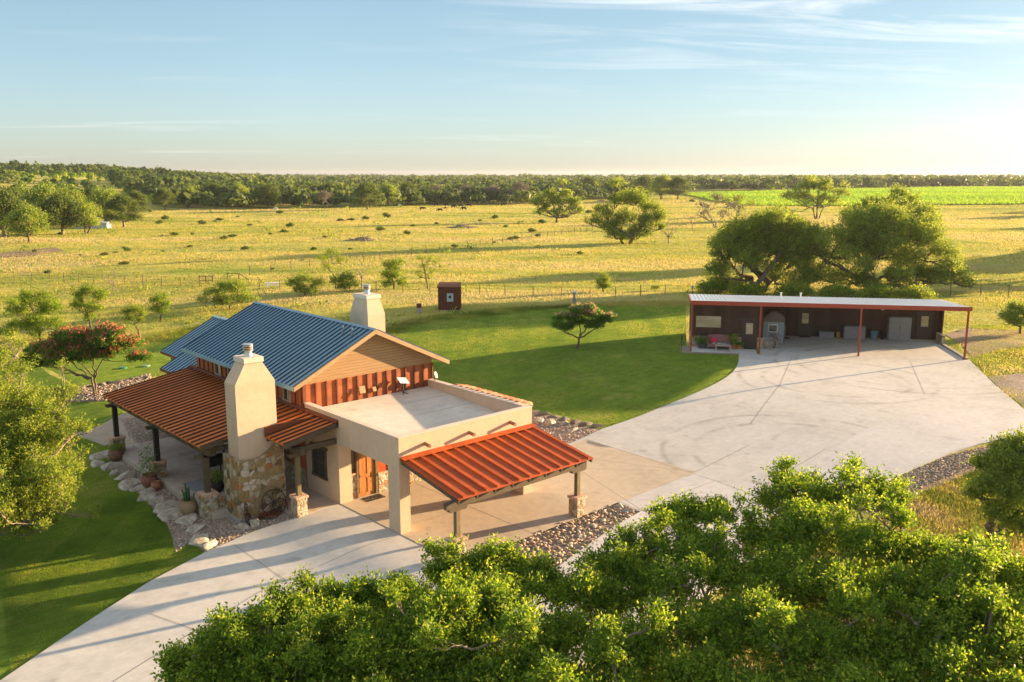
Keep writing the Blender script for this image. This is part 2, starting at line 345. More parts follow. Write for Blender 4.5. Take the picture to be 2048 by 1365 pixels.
class MB:
    """collects simple solids into one mesh"""
    def __init__(s): s.v = []; s.f = []
    def add(s, vs, fs):
        k = len(s.v); s.v += [tuple(v) for v in vs]; s.f += [tuple(i+k for i in f) for f in fs]; return s
    def box(s, x0, x1, y0, y1, z0, z1):
        if x0 > x1: x0, x1 = x1, x0
        if y0 > y1: y0, y1 = y1, y0
        v = [(x, y, z) for z in (z0, z1) for (x, y) in ((x0, y0), (x1, y0), (x1, y1), (x0, y1))]
        return s.add(v, [(3, 2, 1, 0), (4, 5, 6, 7), (0, 1, 5, 4), (1, 2, 6, 5), (2, 3, 7, 6), (3, 0, 4, 7)])
    def hexa(s, b, t):
        """b, t: 4 points each, counter-clockwise from above"""
        return s.add(list(b)+list(t), [(3, 2, 1, 0), (4, 5, 6, 7), (0, 1, 5, 4), (1, 2, 6, 5), (2, 3, 7, 6), (3, 0, 4, 7)])
    def prism(s, poly, fn0, fn1):
        n = len(poly); a = [fn0(p) for p in poly]; b = [fn1(p) for p in poly]
        return s.add(a+b, [tuple(reversed(range(n))), tuple(range(n, 2*n))]+[(i, (i+1) % n, n+(i+1) % n, n+i) for i in range(n)])
    def bar(s, p, q, w, h=None, up=(0, 0, 1)):
        h = h or w; p = Vector(p); q = Vector(q); d = (q-p).normalized(); u = Vector(up)
        if abs(d.dot(u)) > .99: u = Vector((1, 0, 0))
        r = d.cross(u).normalized()*w/2; u2 = r.normalized().cross(d).normalized()*h/2
        o = [-r-u2, r-u2, r+u2, -r+u2]
        return s.add([p+a for a in o]+[q+a for a in o], [(0, 1, 2, 3), (7, 6, 5, 4), (4, 5, 1, 0), (5, 6, 2, 1), (6, 7, 3, 2), (7, 4, 0, 3)])
    def cyl(s, p, q, r0, r1=None, n=12, cap=True):
        r1 = r0 if r1 is None else r1; p = Vector(p); q = Vector(q); d = (q-p).normalized(); u = Vector((0, 0, 1)) if abs(d.z) < .9 else Vector((1, 0, 0))
        a = d.cross(u).normalized(); b = a.cross(d).normalized()
        c = [a*math.cos(2*PI*i/n)+b*math.sin(2*PI*i/n) for i in range(n)]
        f = [(i, n+i, n+(i+1) % n, (i+1) % n) for i in range(n)]
        if cap: f += [tuple(range(n)), tuple(reversed(range(n, 2*n)))]
        return s.add([p+x*r0 for x in c]+[q+x*r1 for x in c], f)
    def lathe(s, prof, c=(0, 0, 0), n=16):
        vs = []; fs = []
        for (r, z) in prof:
            for i in range(n): vs.append((c[0]+r*math.cos(2*PI*i/n), c[1]+r*math.sin(2*PI*i/n), c[2]+z))
        for j in range(len(prof)-1):
            for i in range(n): fs.append((j*n+i, j*n+(i+1) % n, (j+1)*n+(i+1) % n, (j+1)*n+i))
        fs.append(tuple(reversed(range(n)))); fs.append(tuple(range((len(prof)-1)*n, len(prof)*n)))
        return s.add(vs, fs)
    def torus(s, c, r, t, ax='y', n=24, k=6, tilt=None):
        c = Vector(c); vs = []; fs = []
        for i in range(n):
            a = 2*PI*i/n
            for j in range(k):
                b = 2*PI*j/k; rr = r+t*math.cos(b); v = Vector((rr*math.cos(a), t*math.sin(b), rr*math.sin(a)))
                if tilt: v = tilt @ v
                vs.append(c+v)
        for i in range(n):
            for j in range(k): fs.append((i*k+j, i*k+(j+1) % k, ((i+1) % n)*k+(j+1) % k, ((i+1) % n)*k+j))
        return s.add(vs, fs)
    def build(s, name, mat, parent=None, bevel=0, smooth=False):
        me = bpy.data.meshes.new(name); me.from_pydata(s.v, [], s.f); me.materials.append(mat)
        b = bmesh.new(); b.from_mesh(me); bmesh.ops.recalc_face_normals(b, faces=b.faces)
        if bevel: bmesh.ops.bevel(b, geom=[e for e in b.edges], offset=bevel, segments=2, affect='EDGES', clamp_overlap=True)
        b.to_mesh(me); b.free()
        if smooth:
            for p in me.polygons: p.use_smooth = True
        o = bpy.data.objects.new(name, me); COL.objects.link(o); o.parent = parent; return o
def copy_tree(o, parent=None):
    c = o.copy(); COL.objects.link(c); c.parent = parent
    for ch in list(o.children): copy_tree(ch, c)
    return c

# ------------------------------------------------------------------ ground sheets
def inpoly(P, poly):
    x, y = P[:, 0], P[:, 1]; r = np.zeros(len(P), bool); n = len(poly)
    for i in range(n):
        x0, y0 = poly[i]; x1, y1 = poly[(i+1) % n]
        if y0 == y1: continue
        c = ((y0 > y) != (y1 > y)) & (x < (x1-x0)*(y-y0)/(y1-y0)+x0); r ^= c
    return r
def dens(poly, step):
    out = []
    for i in range(len(poly)):
        a = np.array(poly[i][:2], float); b = np.array(poly[(i+1) % len(poly)][:2], float); k = max(1, int(np.linalg.norm(b-a)/step))
        for j in range(k): out.append(tuple(a+(b-a)*j/k))
    return out
def smooth_poly(pts, it=2):
    p = [np.array(q[:2], float) for q in pts]
    for _ in range(it):
        q = []
        for i in range(len(p)-1): q += [p[i]*.75+p[i+1]*.25, p[i]*.25+p[i+1]*.75]
        p = [p[0]]+q+[p[-1]]
    return [tuple(a) for a in p]
SHEETS = []
def sheet(name, poly, lift, mat, step=1.0, skirt=0.0, holes=(), zfix=None, bump=None):
    if name not in ('crop_field', 'dirt_track'): SHEETS.append([tuple(q[:2]) for q in poly])
    poly = dens(poly, step); hs = [dens(h, step) for h in holes]
    P = np.array(poly); x0, y0 = P.min(0); x1, y1 = P.max(0)
    gx, gy = np.meshgrid(np.arange(x0+step/2, x1, step), np.arange(y0+step/2, y1, step)); g = np.stack([gx.ravel(), gy.ravel()], 1)
    g = g+rng.uniform(-.1, .1, g.shape)*step
    k = inpoly(g, poly)
    for h in hs: k &= ~inpoly(g, h)
    g = g[k]
    V = [Vector(p) for p in poly]; E = [(i, (i+1) % len(poly)) for i in range(len(poly))]
    for h in hs:
        b = len(V); V += [Vector(p) for p in h]; E += [(b+i, b+(i+1) % len(h)) for i in range(len(h))]
    nb = len(V); V += [Vector(p) for p in g]
    v, e, f, ov, _, _ = geometry.delaunay_2d_cdt(V, E, [], 0, 1e-5)
    vv = np.array([tuple(a) for a in v]); f = np.array(f); c = vv[f].mean(1)
    k = inpoly(c, poly)
    for h in hs: k &= ~inpoly(c, h)
    f = f[k]
    z = (hgt(vv[:, 0], vv[:, 1])+lift) if zfix is None else np.full(len(vv), zfix)
    V3 = np.column_stack([vv, z])
    fl = [tuple(a) for a in f]
    if skirt:
        inv = {}
        for i, lst in enumerate(ov):
            for a in lst: inv[a] = i
        n0 = len(V3); low = V3.copy(); low[:, 2] -= skirt; V3 = np.vstack([V3, V3, low])
        for a, b in E:
            a = inv[a]; b = inv[b]
            if a != b: fl.append((a+n0, b+n0, b+2*n0)); fl.append((a+n0, b+2*n0, a+2*n0))
    o = npmesh(name, V3, np.array(fl), mat, smooth=True)
    b = bmesh.new(); b.from_mesh(o.data); b.normal_update()
    dn = [q for q in b.faces if q.normal.z < -.3]
    if dn: bmesh.ops.reverse_faces(b, faces=dn)
    bmesh.ops.delete(b, geom=[v for v in b.verts if not v.link_faces], context='VERTS')
    b.to_mesh(o.data); b.free()
    return tag(o, kind='structure')

# pasture and land to the horizon: one polar grid round the viewpoint
def pasture_mat():
    n = NT('pasture_ground')
    big = n.noise(.022, 5, .6, dist=.5); mid = n.noise(.11, 5, .6, dist=.6); fine = n.noise(1.6, 6, .7); ff = n.noise(9, 4, .7)
    st = n.noise(1, 5, .6, n.co((.05, .35, .05), (0, 0, R(-48))))
    col = n.ramp(big, [(.32, (.30, .38, .06)), (.5, (.54, .54, .11)), (.68, (.74, .62, .26))])
    col = n.mix(.5, col, n.ramp(mid, [(.32, (.23, .28, .04)), (.55, (.58, .54, .12)), (.75, (.78, .62, .30))]))
    col = n.mix(.45, col, n.ramp(st, [(.35, (.28, .36, .055)), (.65, (.72, .60, .24))]))
    col = n.mix(.55, col, n.ramp(fine, [(.25, (.45, .45, .4)), (.7, (1.1, 1.1, 1.05))]), 'MULTIPLY')
    col = n.mix(.3, col, n.ramp(ff, [(.3, (.4, .4, .35)), (.7, (1.15, 1.15, 1.1))]), 'MULTIPLY')
    rd = n.noise(.045, 6, .7, dist=1); col = n.mix(n.math('MULTIPLY', n.math('SUBTRACT', rd, .6), 8, True), col, (.42, .28, .16)); gp_ = n.noise(.03, 5, .65, dist=.8); col = n.mix(n.math('MULTIPLY', n.math('SUBTRACT', gp_, .55), 6, True), col, (.17, .27, .045))
    lum = n.noise(.22, 5, .65); n.bump(n.math('ADD', n.math('MULTIPLY', n.math('ADD', fine, ff), .25), n.math('MULTIPLY', lum, 2.5)), 1.0, .4); return n.fin(col, .95, 0, .05)
M['pasture'] = pasture_mat()
def build_ground():
    ang = np.linspace(0, 2*PI, 901)[:-1]; rad = [0.0]; r = 1.5
    while r < 4050: rad.append(r); r *= 1.028
    rad.append(4100.0); rad = np.array(rad[1:])
    A, Rr = np.meshgrid(ang, rad); X = CAM[0]+Rr*np.cos(A); Y = CAM[1]+Rr*np.sin(A); Z = hgt(X, Y)
    V = np.column_stack([X.ravel(), Y.ravel(), Z.ravel()]); na = len(ang); nr = len(rad)
    i, j = np.meshgrid(np.arange(nr-1), np.arange(na), indexing='ij')
    f = np.stack([i*na+j, (i+1)*na+j, (i+1)*na+(j+1) % na, i*na+(j+1) % na], -1).reshape(-1, 4)
    cz = len(V); V = np.vstack([V, [CAM[0], CAM[1], hgt(CAM[0], CAM[1])]])
    f2 = np.array([[cz, j_, (j_+1) % na, (j_+1) % na] for j_ in range(na)])
    o = npmesh('ground', V, f, M['pasture'], smooth=True); tag(o, kind='structure')
build_ground()

def lawn_mat():
    n = NT('mown_lawn'); big = n.noise(.12, 4, .6); mid = n.noise(.8, 5, .65); f = n.noise(14, 5, .75); st = n.noise(1, 3, .5, n.co((.2, 1.6, 1), (0, 0, R(-40))))
    col = n.ramp(big, [(.3, (.17, .29, .045)), (.6, (.25, .36, .06)), (.8, (.36, .40, .09))])
    col = n.mix(.35, col, n.ramp(mid, [(.3, (.13, .24, .022)), (.7, (.28, .37, .045))]))
    col = n.mix(.2, col, n.ramp(st, [(.35, (.13, .25, .022)), (.65, (.27, .36, .045))]))
    col = n.mix(.6, col, n.ramp(f, [(.25, (.35, .38, .3)), (.7, (1.2, 1.2, 1.1))]), 'MULTIPLY')
    pt = n.noise(.35, 6, .7, dist=1); lum = n.noise(.5, 5, .65, n.co((.6, 1.6, 1), (0, 0, R(-45)))); col = n.mix(.55, col, n.ramp(n.noise(1.3, 6, .7), [(.35, (.55, .6, .5)), (.65, (1.15, 1.12, 1))]), 'MULTIPLY'); col = n.mix(n.math('MULTIPLY', n.math('SUBTRACT', pt, .53), 4, True), col, (.36, .34, .10))
    rk = n.noise(1, 6, .7, n.co((.5, 5, 1), (0, 0, R(-42)))); col = n.mix(.45, col, n.ramp(rk, [(.35, (.5, .5, .45)), (.6, (1.1, 1.1, 1))]), 'MULTIPLY')
    n.bump(n.math('ADD', n.math('MULTIPLY', n.math('ADD', f, rk), .3), n.math('MULTIPLY', lum, 1.3)), 1.0, .28); return n.fin(col, .95, 0, .05)
M['lawn'] = lawn_mat()
def P2(*pp): return [tuple(at(*p)[:2]) for p in pp]

edge = smooth_poly(P2((1478, 707), (1477, 728), (1466, 745), (1446, 760), (1405, 781), (1330, 812), (1265, 838), (1205, 858)))
# lawn between house and garage
back_lawn = edge+P2((1160, 850), (1100, 830), (1065, 822))+[(8.6, 9.0), (8.6, 20.5)]+P2((600, 640), (560, 650), (640, 632), (760, 640), (840, 633), (950, 627), (1010, 618), (1180, 607), (1370, 604))+P2((1376, 700))
back_lawn = [p for i, p in enumerate(back_lawn)]
back_lawn = edge+P2((1160, 850), (1100, 830), (1065, 822))+[(8.6, 9.0), (8.4, 27.5)]+P2((760, 668), (840, 640), (950, 630), (1010, 620), (1180, 609), (1372, 606), (1372, 700))
sheet('lawn_behind_house', back_lawn, .02, M['lawn'], 1.2)
# lawn left of house
ll = P2((0, 905), (75, 880), (150, 868), (215, 893), (238, 915))
lf = [(-5.9, 19.0), (-6.2, 15.5), (-6.5, 12), (-6.7, 9.6), (-7.2, 7.5), (-7.8, 5.6)]+P2((385, 1075), (410, 1106), (300, 1166), (215, 1220), (120, 1284), (0, 1366), (-200, 1500))+P2((-500, 1365), (-500, 1000))
sheet('front_lawn', ll+lf, .02, M['lawn'], 1.2)
sheet('side_lawn', P2((60, 842), (150, 862), (205, 850), (245, 840), (255, 815), (215, 800), (160, 803), (110, 800), (0, 812), (-120, 830)), .02, M['lawn'], 1.2)
sheet('far_side_lawn', P2((0, 790), (100, 785), (180, 775), (240, 762), (330, 748), (420, 700), (420, 660), (330, 672), (250, 690), (150, 700), (0, 715), (-200, 740), (-200, 800)), .02, M['lawn'], 1.5)
# crop field on the right, far away
def crop_mat():
    n = NT('young_crop_leaves'); a = n.noise(.05, 6, .65, n.co((1, 1, 1))); s = n.noise(1, 5, .6, n.co((.01, .10, .1), (0, 0, R(-48))))
    col = n.ramp(a, [(.3, (.20, .36, .02)), (.7, (.34, .50, .03))]); col = n.mix(.5, col, n.ramp(s, [(.35, (.18, .34, .02)), (.65, (.38, .52, .04))]))
    n.bump(n.noise(.6, 4), .5, .4); return n.fin(col, .95, 0, .05)
M['crop'] = crop_mat()
crop = P2((1362, 389), (1420, 402), (1500, 412), (1650, 413), (1800, 411), (2048, 409), (2600, 407), (2600, 374), (2048, 375), (1700, 379), (1500, 385), (1400, 387))
sheet('crop_field', crop, .35, M['crop'], 8)

# gravel beds and bare earth
bed = [at(902, 1126)[:2], at(1235, 1005)[:2], at(1281, 1023)[:2], at(1230, 1052)[:2], at(1110, 1137)[:2], (-1.0, -6.6), (-3.6, -6.9), (-2.2, -5.4)]
bed = [tuple(b) for b in bed]
drive = edge[::-1]                                     # from near the bed to the garage
G0 = at(1478, 706)[:2]
GK = 1.088; gO = at(1380, 702, z=0.8)[:2]; gu = np.array([.613, -.790]); gv = np.array([.790, .613])
def gp(u, v): return tuple(gO+(gu*u+gv*v)*GK)
out = [tuple(at(1205, 858)[:2])]+edge[::-1][1:]+[gp(5.3, -.6), gp(5.3, 1.9), gp(5.7, 8.1), gp(20.5, 8.1), gp(20.4, 6.0), gp(20.45, -.3)]
out += P2((1990, 770), (2052, 822), (2052, 868), (1960, 888), (1900, 906), (1785, 956), (1700, 1003))
out += [(12, -12.3), (4, -12.4), (-4, -12.6), (-12, -14), (-20, -18), (-26, -26), (-34, -22), (-27, -13)]
out += P2((-220, 1500), (0, 1362), (120, 1280), (215, 1217), (300, 1163), (410, 1105), (500, 1066), (575, 1041))+[(-2.35, 5.02), (-.02, 5.02), (-.02, 8), (8.0, 8), (8.0, 5.2)]+P2((1143, 886))
# polygon without the area right of the house
sheet('driveway', out, .085, M['drive'], 1.0, .2, holes=[bed])
sheet('garage_apron', [gp(.1, 1.9), gp(.1, -.35), gp(5.1, -.35), gp(5.1, 1.9)], .09, M['drive'], 1.0, .2)
sheet('gravel_bed', bed, .02, M['gravel'], .8)
sheet('carport_floor', [(.02, -4.02), tuple(at(1235, 1006)[:2]), tuple(at(1392, 945)[:2]), tuple(at(1172, 880)[:2]), tuple(at(1143, 889)[:2]), (8.05, 4.9), (8.0, 5.3), (.02, 5.3)], .0925, M['slab'], 1.0)
lane = P2((2056, 822), (1960, 817), (1880, 821), (1800, 836), (1745, 853), (1700, 876), (1655, 905), (1600, 940), (1520, 985), (1440, 965), (1392, 947), (1330, 972), (1240, 1004), (1284, 1022), (1232, 1053), (1112, 1138))
lane += [(-.6, -7.0), (-2, -12.2), (4, -12.2), (12, -12.1)]+P2((1700, 1001), (1785, 954), (1900, 904), (1960, 886), (2052, 866))
M['lane'] = concrete('newer_lane_concrete', (.57, .56, .545))
sheet('newer_lane', lane, .0905, M['lane'], 1.0)
left_bed = [(-2.4, 5.05)]+P2((575, 1041), (500, 1066), (410, 1107), (385, 1076))+[(-7.8, 5.6), (-7.2, 7.5), (-6.7, 9.6), (-6.5, 12), (-6.2, 15.5), (-5.9, 19.0), (-5.6, 21.2), (-5.0, 21), (-5.0, 8.2), (-2.4, 8.2)]
sheet('left_gravel', left_bed, .025, M['gravel'], .8)
sheet('right_gravel', [(8.0, 4.6)]+P2((1143, 886), (1205, 859), (1160, 850), (1100, 830), (1065, 822))+[(8.65, 9), (8.65, 20), (7.5, 20), (7.9, 8)], .03, M['gravel'], .9)
sheet('back_gravel', P2((110, 801), (160, 803), (215, 800), (300, 780), (300, 747), (225, 763), (130, 780)), .03, M['gravel'], 1.0)
sheet('path_gravel', P2((243, 838), (300, 832), (372, 880), (290, 900), (258, 872)), .035, M['gravel'], .8)
sheet('stone_path', smooth_poly(P2((60, 893), (130, 866), (170, 862), (205, 848), (235, 830), (262, 822), (285, 842)), 1)+P2((256, 866), (320, 910), (250, 935), (215, 893), (150, 870)), .045, M['path'], .8)
# verge right of the lane and worn ground right of the garage
sheet('verge', P2((2060, 872), (1960, 892), (1900, 909), (1785, 959), (1700, 1006), (1745, 1025), (1840, 985), (1930, 950), (1990, 925), (2100, 900)), .03, M['soil'], 1.0)
sheet('worn_earth', P2((1890, 668), (1930, 655), (2060, 660), (2060, 690), (1990, 700), (1945, 715), (1925, 690)), .03, M['soil'], 1.2)
sheet('gravel_drive', P2((1975, 752), (2060, 745), (2060, 822), (2000, 775)), .04, M['gravel'], 1.2)
sheet('dirt_track', P2((-20, 508), (60, 500), (110, 495), (130, 503), (60, 512), (-20, 516)), .12, M['soil'], 3)
sheet('shed_garden', [gp(-.7, -.9), gp(5.1, -.9), gp(5.1, -.35), gp(.1, -.35), gp(.1, 2), gp(-.7, 2)], .05, M['gravel'], .8)

# control joints in the concrete
def strip(name, pts, w, lift, mat):
    V = []; 
    pts = [np.array(p[:2], float) for p in pts]; q = []
    for a, b in zip(pts[:-1], pts[1:]):
        k = max(1, int(np.linalg.norm(b-a)/.8)); q += [a+(b-a)*j/k for j in range(k)]
    q.append(pts[-1]); n = len(q)
    for i in range(n):
        d = q[min(i+1, n-1)]-q[max(i-1, 0)]; d /= np.linalg.norm(d); s = np.array([-d[1], d[0]])*w/2
        for t in (q[i]+s, q[i]-s): V.append((t[0], t[1], gz(*t)+lift))
    return V, [(2*i, 2*i+1, 2*i+3, 2*i+2) for i in range(n-1)]
M['joint'] = plain('dark_joint_line', (.24, .22, .19), .9, .2)  # dark colour of the thin control joint strips
def joints():
    V = []; Fs = []
    L_ = [((795, 1072), (560, 1160), (390, 1262), (225, 1365)), ((467, 1089), (569, 1160), (640, 1230)), ((300, 1228), (395, 1262)),
          ((1172, 879), (1300, 920), (1430, 962), (1640, 1040)), ((1390, 945), (1500, 890)), ((1505, 984), (1650, 900)), ((1170, 917), (1390, 945)),
          ((1320, 942), (1165, 938)), ((1158, 940), (1250, 1000), (1300, 1030)), ((1518, 708), (1717, 716), (1930, 723)),
          ((1585, 712), (1560, 770), (1500, 850)), ((1820, 722), (1850, 790)), ((1430, 962), (1300, 1010))]
    for l in L_:
        v, f = strip('j', [at(*p) for p in l], .028, .094, None)
        k = len(V); V += v; Fs += [tuple(i+k for i in a) for a in f]
    o = npmesh('concrete_joints', V, Fs, M['joint']); tag(o, kind='structure')
joints()
mb = MB(); mb.box(.0, .035, -3.95, 5.0, .002, .019); mb.box(4.4, 4.42, -3.9, 5, .002, .016); mb.box(.1, 8.8, .6, .62, .002, .017)
tag(mb.build('carport_joints', M['joint']), kind='structure')

# ------------------------------------------------------------------ the house
house = thing('ranch_house', 'rust and stucco ranch house with blue metal roof and two chimneys', 'house', (0, 0, 0))
CZ = 4.41
# carport walls and headers
m = MB()
for b_ in ((0, .55, 0, .87), (7.4, 7.95, 0, .9), (0, .68, 5.0, 5.22)):
    m = MB(); m.box(*b_, 0, 3.0); m.build('column', M['stucco'], house)
m = MB()
m.box(0, 7.95, 0, .25, 3.0, CZ); m.box(0, .25, .25, 8.12, 3.0, CZ-.003); m.box(7.7, 7.95, .25, 8.12, 3.0, CZ-.003)
m.box(0, .25, 5.22, 8.12, -.3, 3.0); m.box(7.7, 7.95, 5.3, 8.12, 0, 3.0)
m.build('parapet_wall', M['stucco'], house)
m = MB(); m.hexa([(.25, .25, 2.95), (7.7, .25, 2.95), (7.7, 8.1, 2.95), (.25, 8.1, 2.95)], [(.25, .25, 3.62), (7.7, .25, 3.62), (7.7, 8.1, 4.05), (.25, 8.1, 4.05)])
m.build('flat_roof', M['roofc'], house)
m = MB(); m.box(-.02, 7.97, -.02, .28, CZ+.001, CZ+.035); m.box(-.02, .29, .28, 8.1, CZ+.001, CZ+.032); m.box(7.66, 7.97, .28, 8.1, CZ+.001, CZ+.032)
m.build('parapet_cap', M['stucco2'], house)
m = MB()
for k in range(1, 4): 
    y = .3+k*1.95; z = 3.62+(y-.25)*(4.05-3.62)/7.85; m.hexa([(.3, y, z), (7.65, y, z), (7.65, y+.04, z), (.3, y+.04, z)], [(.3, y, z+.012), (7.65, y, z+.012), (7.65, y+.04, z+.012), (.3, y+.04, z+.012)])
m.build('roof_seam', plain('roof_lap', (.5, .45, .38), .9), house)
# wall inside the carport
m = MB(); m.box(.68, 1.02, 5.12, 5.3, 0, 1.25); m.build('stone_wainscot', M['stone_s'], house)
m = MB(); m.box(2.25, 7.7, 5.05, 5.3, 0, .95); m.build('stone_wainscot', M['stone_s'], house)
m = MB(); m.box(2.22, 7.7, 5.0, 5.3, .95, 1.05); m.box(.68, 1.04, 5.08, 5.3, 1.25, 1.32); m.build('brick_ledge', M['brick'], house)
m = MB(); m.box(2.25, 7.7, 5.1, 5.3, 1.05, 3.0); m.build('rusted_wall', M['rustf'], house)
m = MB()
for x in np.arange(2.9, 7.6, .62): m.box(x, x+.07, 5.05, 5.1, 1.05, 2.95)
m.build('batten', M['rustd'], house)
# front door with sidelight
fd = MB(); fd.box(1.0, 2.22, 5.2, 5.3, 0, 2.6); door_frame = fd.build('door_frame', M['wood'], house)
m = MB(); m.box(1.02, 1.1, 5.06, 5.2, 0, 2.5); m.box(2.1, 2.22, 5.06, 5.2, 0, 2.5); m.box(1.1, 2.1, 5.06, 5.2, 2.32, 2.5); m.build('door_casing', M['wood2'], house)
m = MB(); m.box(1.1, 2.1, 5.14, 5.19, .03, 2.3)
for (a, b, c, d) in ((1.18, 1.56, 1.15, 2.15), (1.64, 2.02, 1.15, 2.15), (1.18, 1.56, .2, .95), (1.64, 2.02, .2, .95)): m.box(a, b, 5.115, 5.139, c, d)
front_door = m.build('front_door', M['door'], house)
m = MB(); m.box(1.14, 1.18, 5.05, 5.11, 1.0, 1.2); m.bar((1.16, 5.05, 1.1), (1.28, 5.05, 1.1), .025); m.build('handle', M['wood'], front_door)
m = MB(); m.box(.70, .98, 5.16, 5.24, 1.35, 2.6); sl_ = m.build('sidelight', M['rustd'], house)
M['glass'] = (lambda n: n.fin((.05, .055, .05), .06, 0, .8))(NT('window_glass'))
M['glassw'] = (lambda n: n.fin(n.ramp(n.noise(1, 5, .6, n.co((.7, .7, 3))), [(.3, (.34, .28, .17)), (.7, (.55, .47, .30))]), .25, 0, .6))(NT('blind_behind_glass'))
m = MB(); m.box(.76, .92, 5.14, 5.159, 1.42, 2.5); m.build('pane', M['glass'], sl_)
# window in left carport wall
m = MB()
for b in ((-.06, .0, 6.1, 6.24, 1.0, 2.5), (-.06, .0, 7.32, 7.46, 1.0, 2.5), (-.08, .0, 6.0, 7.56, 2.42, 2.56), (-.09, .0, 6.05, 7.5, .9, 1.02)): m.box(*b)
wf = m.build('window', M['wood'], house)
m = MB(); m.box(-.02, -.005, 6.24, 7.32, 1.02, 2.42); m.build('pane', M['glass'], wf)
m = MB(); m.box(-.045, -.021, 6.75, 6.81, 1.02, 2.42); m.box(-.04, -.021, 6.24, 7.32, 1.7, 1.74); m.build('glazing_bar', M['wood'], wf)
# front awning: slopes away from the wall
aw0, aw1, ay = .05, 8.05, -4.05
def awz(y): return 3.45+.175*y
m = MB(); m.hexa([(aw0, ay, awz(ay)-.03), (aw1, ay, awz(ay)-.03), (aw1, -.02, awz(-.02)-.03), (aw0, -.02, awz(-.02)-.03)], [(aw0, ay, awz(ay)), (aw1, ay, awz(ay)), (aw1, -.02, awz(-.02)), (aw0, -.02, awz(-.02))])
awn = m.build('carport_awning', M['rustf'], house)
m = MB()
for k in range(13):
    x = .35+k*.62
    m.hexa([(x-.06, ay+.05, awz(ay)), (x+.06, ay+.05, awz(ay)), (x+.06, -.25, awz(-.25)), (x-.06, -.25, awz(-.25))], [(x-.035, ay+.05, awz(ay)+.072), (x+.035, ay+.05, awz(ay)+.072), (x+.035, -.25, awz(-.25)+.072), (x-.035, -.25, awz(-.25)+.072)])
m.build('roof_rib', M['rustf'], awn)
m = MB(); m.hexa([(aw0, -.28, awz(-.28)+.053), (aw1, -.28, awz(-.28)+.053), (aw1, -.02, awz(-.0)+.06), (aw0, -.02, awz(0)+.06)], [(aw0, -.28, awz(-.28)+.065), (aw1, -.28, awz(-.28)+.065), (aw1, -.012, awz(0)+.12), (aw0, -.012, awz(0)+.12)])
m.build('ridge_flashing', M['rustf'], awn)
for x in np.linspace(aw0+.06, aw1-.06, 9): m = MB(); m.bar((x, -.05, awz(-.05)-.12), (x, ay+.06, awz(ay)-.12), .07, .17); m.build('rafter', M['wood'], awn)
m = MB(); m.box(-.35, 7.9, -3.75, -3.55, 2.3, 2.58); m.build('beam', M['wood'], awn)
def pier(x, y, z0, h, top, parent, w=.56, pw=.2, pm=None):
    m = MB(); m.box(x-w/2, x+w/2, y-w/2, y+w/2, z0-.3, z0+h-.13); m.build('stone_pier', M['stone_s'], parent, .02)
    m = MB(); m.box(x-w/2-.05, x+w/2+.05, y-w/2-.05, y+w/2+.05, z0+h-.13, z0+h); m.build('brick_cap', M['brick'], parent, .015)
    m = MB(); m.box(x-pw/2, x+pw/2, y-pw/2, y+pw/2, z0+h, top); m.build('post', pm or M['wood2'], parent)
    m = MB(); m.prism([(-.5, 0), (-.42, -.16), (.42, -.16), (.5, 0)], lambda p: (x+p[0], y-.12, top+p[1]), lambda p: (x+p[0], y+.12, top+p[1])); m.build('post_bracket', M['wood'], parent)
pier(.28, -3.62, 0, .98, 2.3, awn); pier(7.42, -3.62, 0, .98, 2.3, awn)
# scuppers
for x in (1.4, 3.95, 6.5):
    m = MB(); m.cyl((x, -.38, 3.86), (x, .02, 3.9), .085, n=14); m.build('scupper_pipe', rust('terracotta_pipe', (.42, .2, .1), (.3, .13, .07), (.5, .27, .15)) if x < 2 else bpy.data.materials['terracotta_pipe'], house)
# main body
m = MB()
m.box(0, 8, 8.15, 21, -.3, 5.34)
m.build('main_wall', M['rustw'], house)
def rz_(x): return 7.75-.479*abs(x-4)
m = MB(); m.prism([(0, 5.34), (8, 5.34), (8, rz_(8)-.1), (4, 7.65), (0, rz_(0)-.1)], lambda p: (p[0], 8.15, p[1]), lambda p: (p[0], 20.9, p[1])); m.build('gable_siding', M['siding'], house)
m = MB()
for x in np.arange(.05, 8.0, .61): m.box(x, x+.07, 8.08, 8.15, 3.9, 5.33)
for y in np.arange(8.3, 21, .61):
    m.box(-.05, 0, y, y+.06, 3.9, 5.45)
m.box(-.06, .05, 8.07, 8.2, 3.9, 5.4)
m.build('batten', M['rustd'], house)
# main roof
def slope_roof(name, pl, mat, parent, th=.1):
    m = MB(); m.hexa([(x, y, z-th) for x, y, z in pl], pl); return m.build(name, mat, parent)
RY0, RY1 = 7.6, 21.05
for sgn in (-1, 1):
    xe = 4+sgn*4.8
    pl = [(xe, RY0, rz_(xe)), (4, RY0, 7.75), (4, RY1, 7.75), (xe, RY1, rz_(xe))]
    if sgn > 0: pl = [pl[1], pl[0], pl[3], pl[2]]
    r_ = slope_roof('roof_slope', pl, M['blue'], house)
    m = MB()
    for y in np.arange(RY0+.02, RY1, .415):
        m.bar((xe, y, rz_(xe)+.025), (4+sgn*.12, y, rz_(4+sgn*.12)+.025), .06, .07)
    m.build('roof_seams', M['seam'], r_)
m = MB()
for sgn in (-1, 1):
    a = 4+sgn*.16; pl = [(a, RY0-.02, rz_(a)+.055), (4, RY0-.02, 7.81), (4, RY1+.02, 7.81), (a, RY1+.02, rz_(a)+.055)]
    if sgn > 0: pl = [pl[1], pl[0], pl[3], pl[2]]
    m.hexa([(x, y, z-.02) for x, y, z in pl], pl)
m.build('ridge_cap', M['blue'], house)
m = MB()
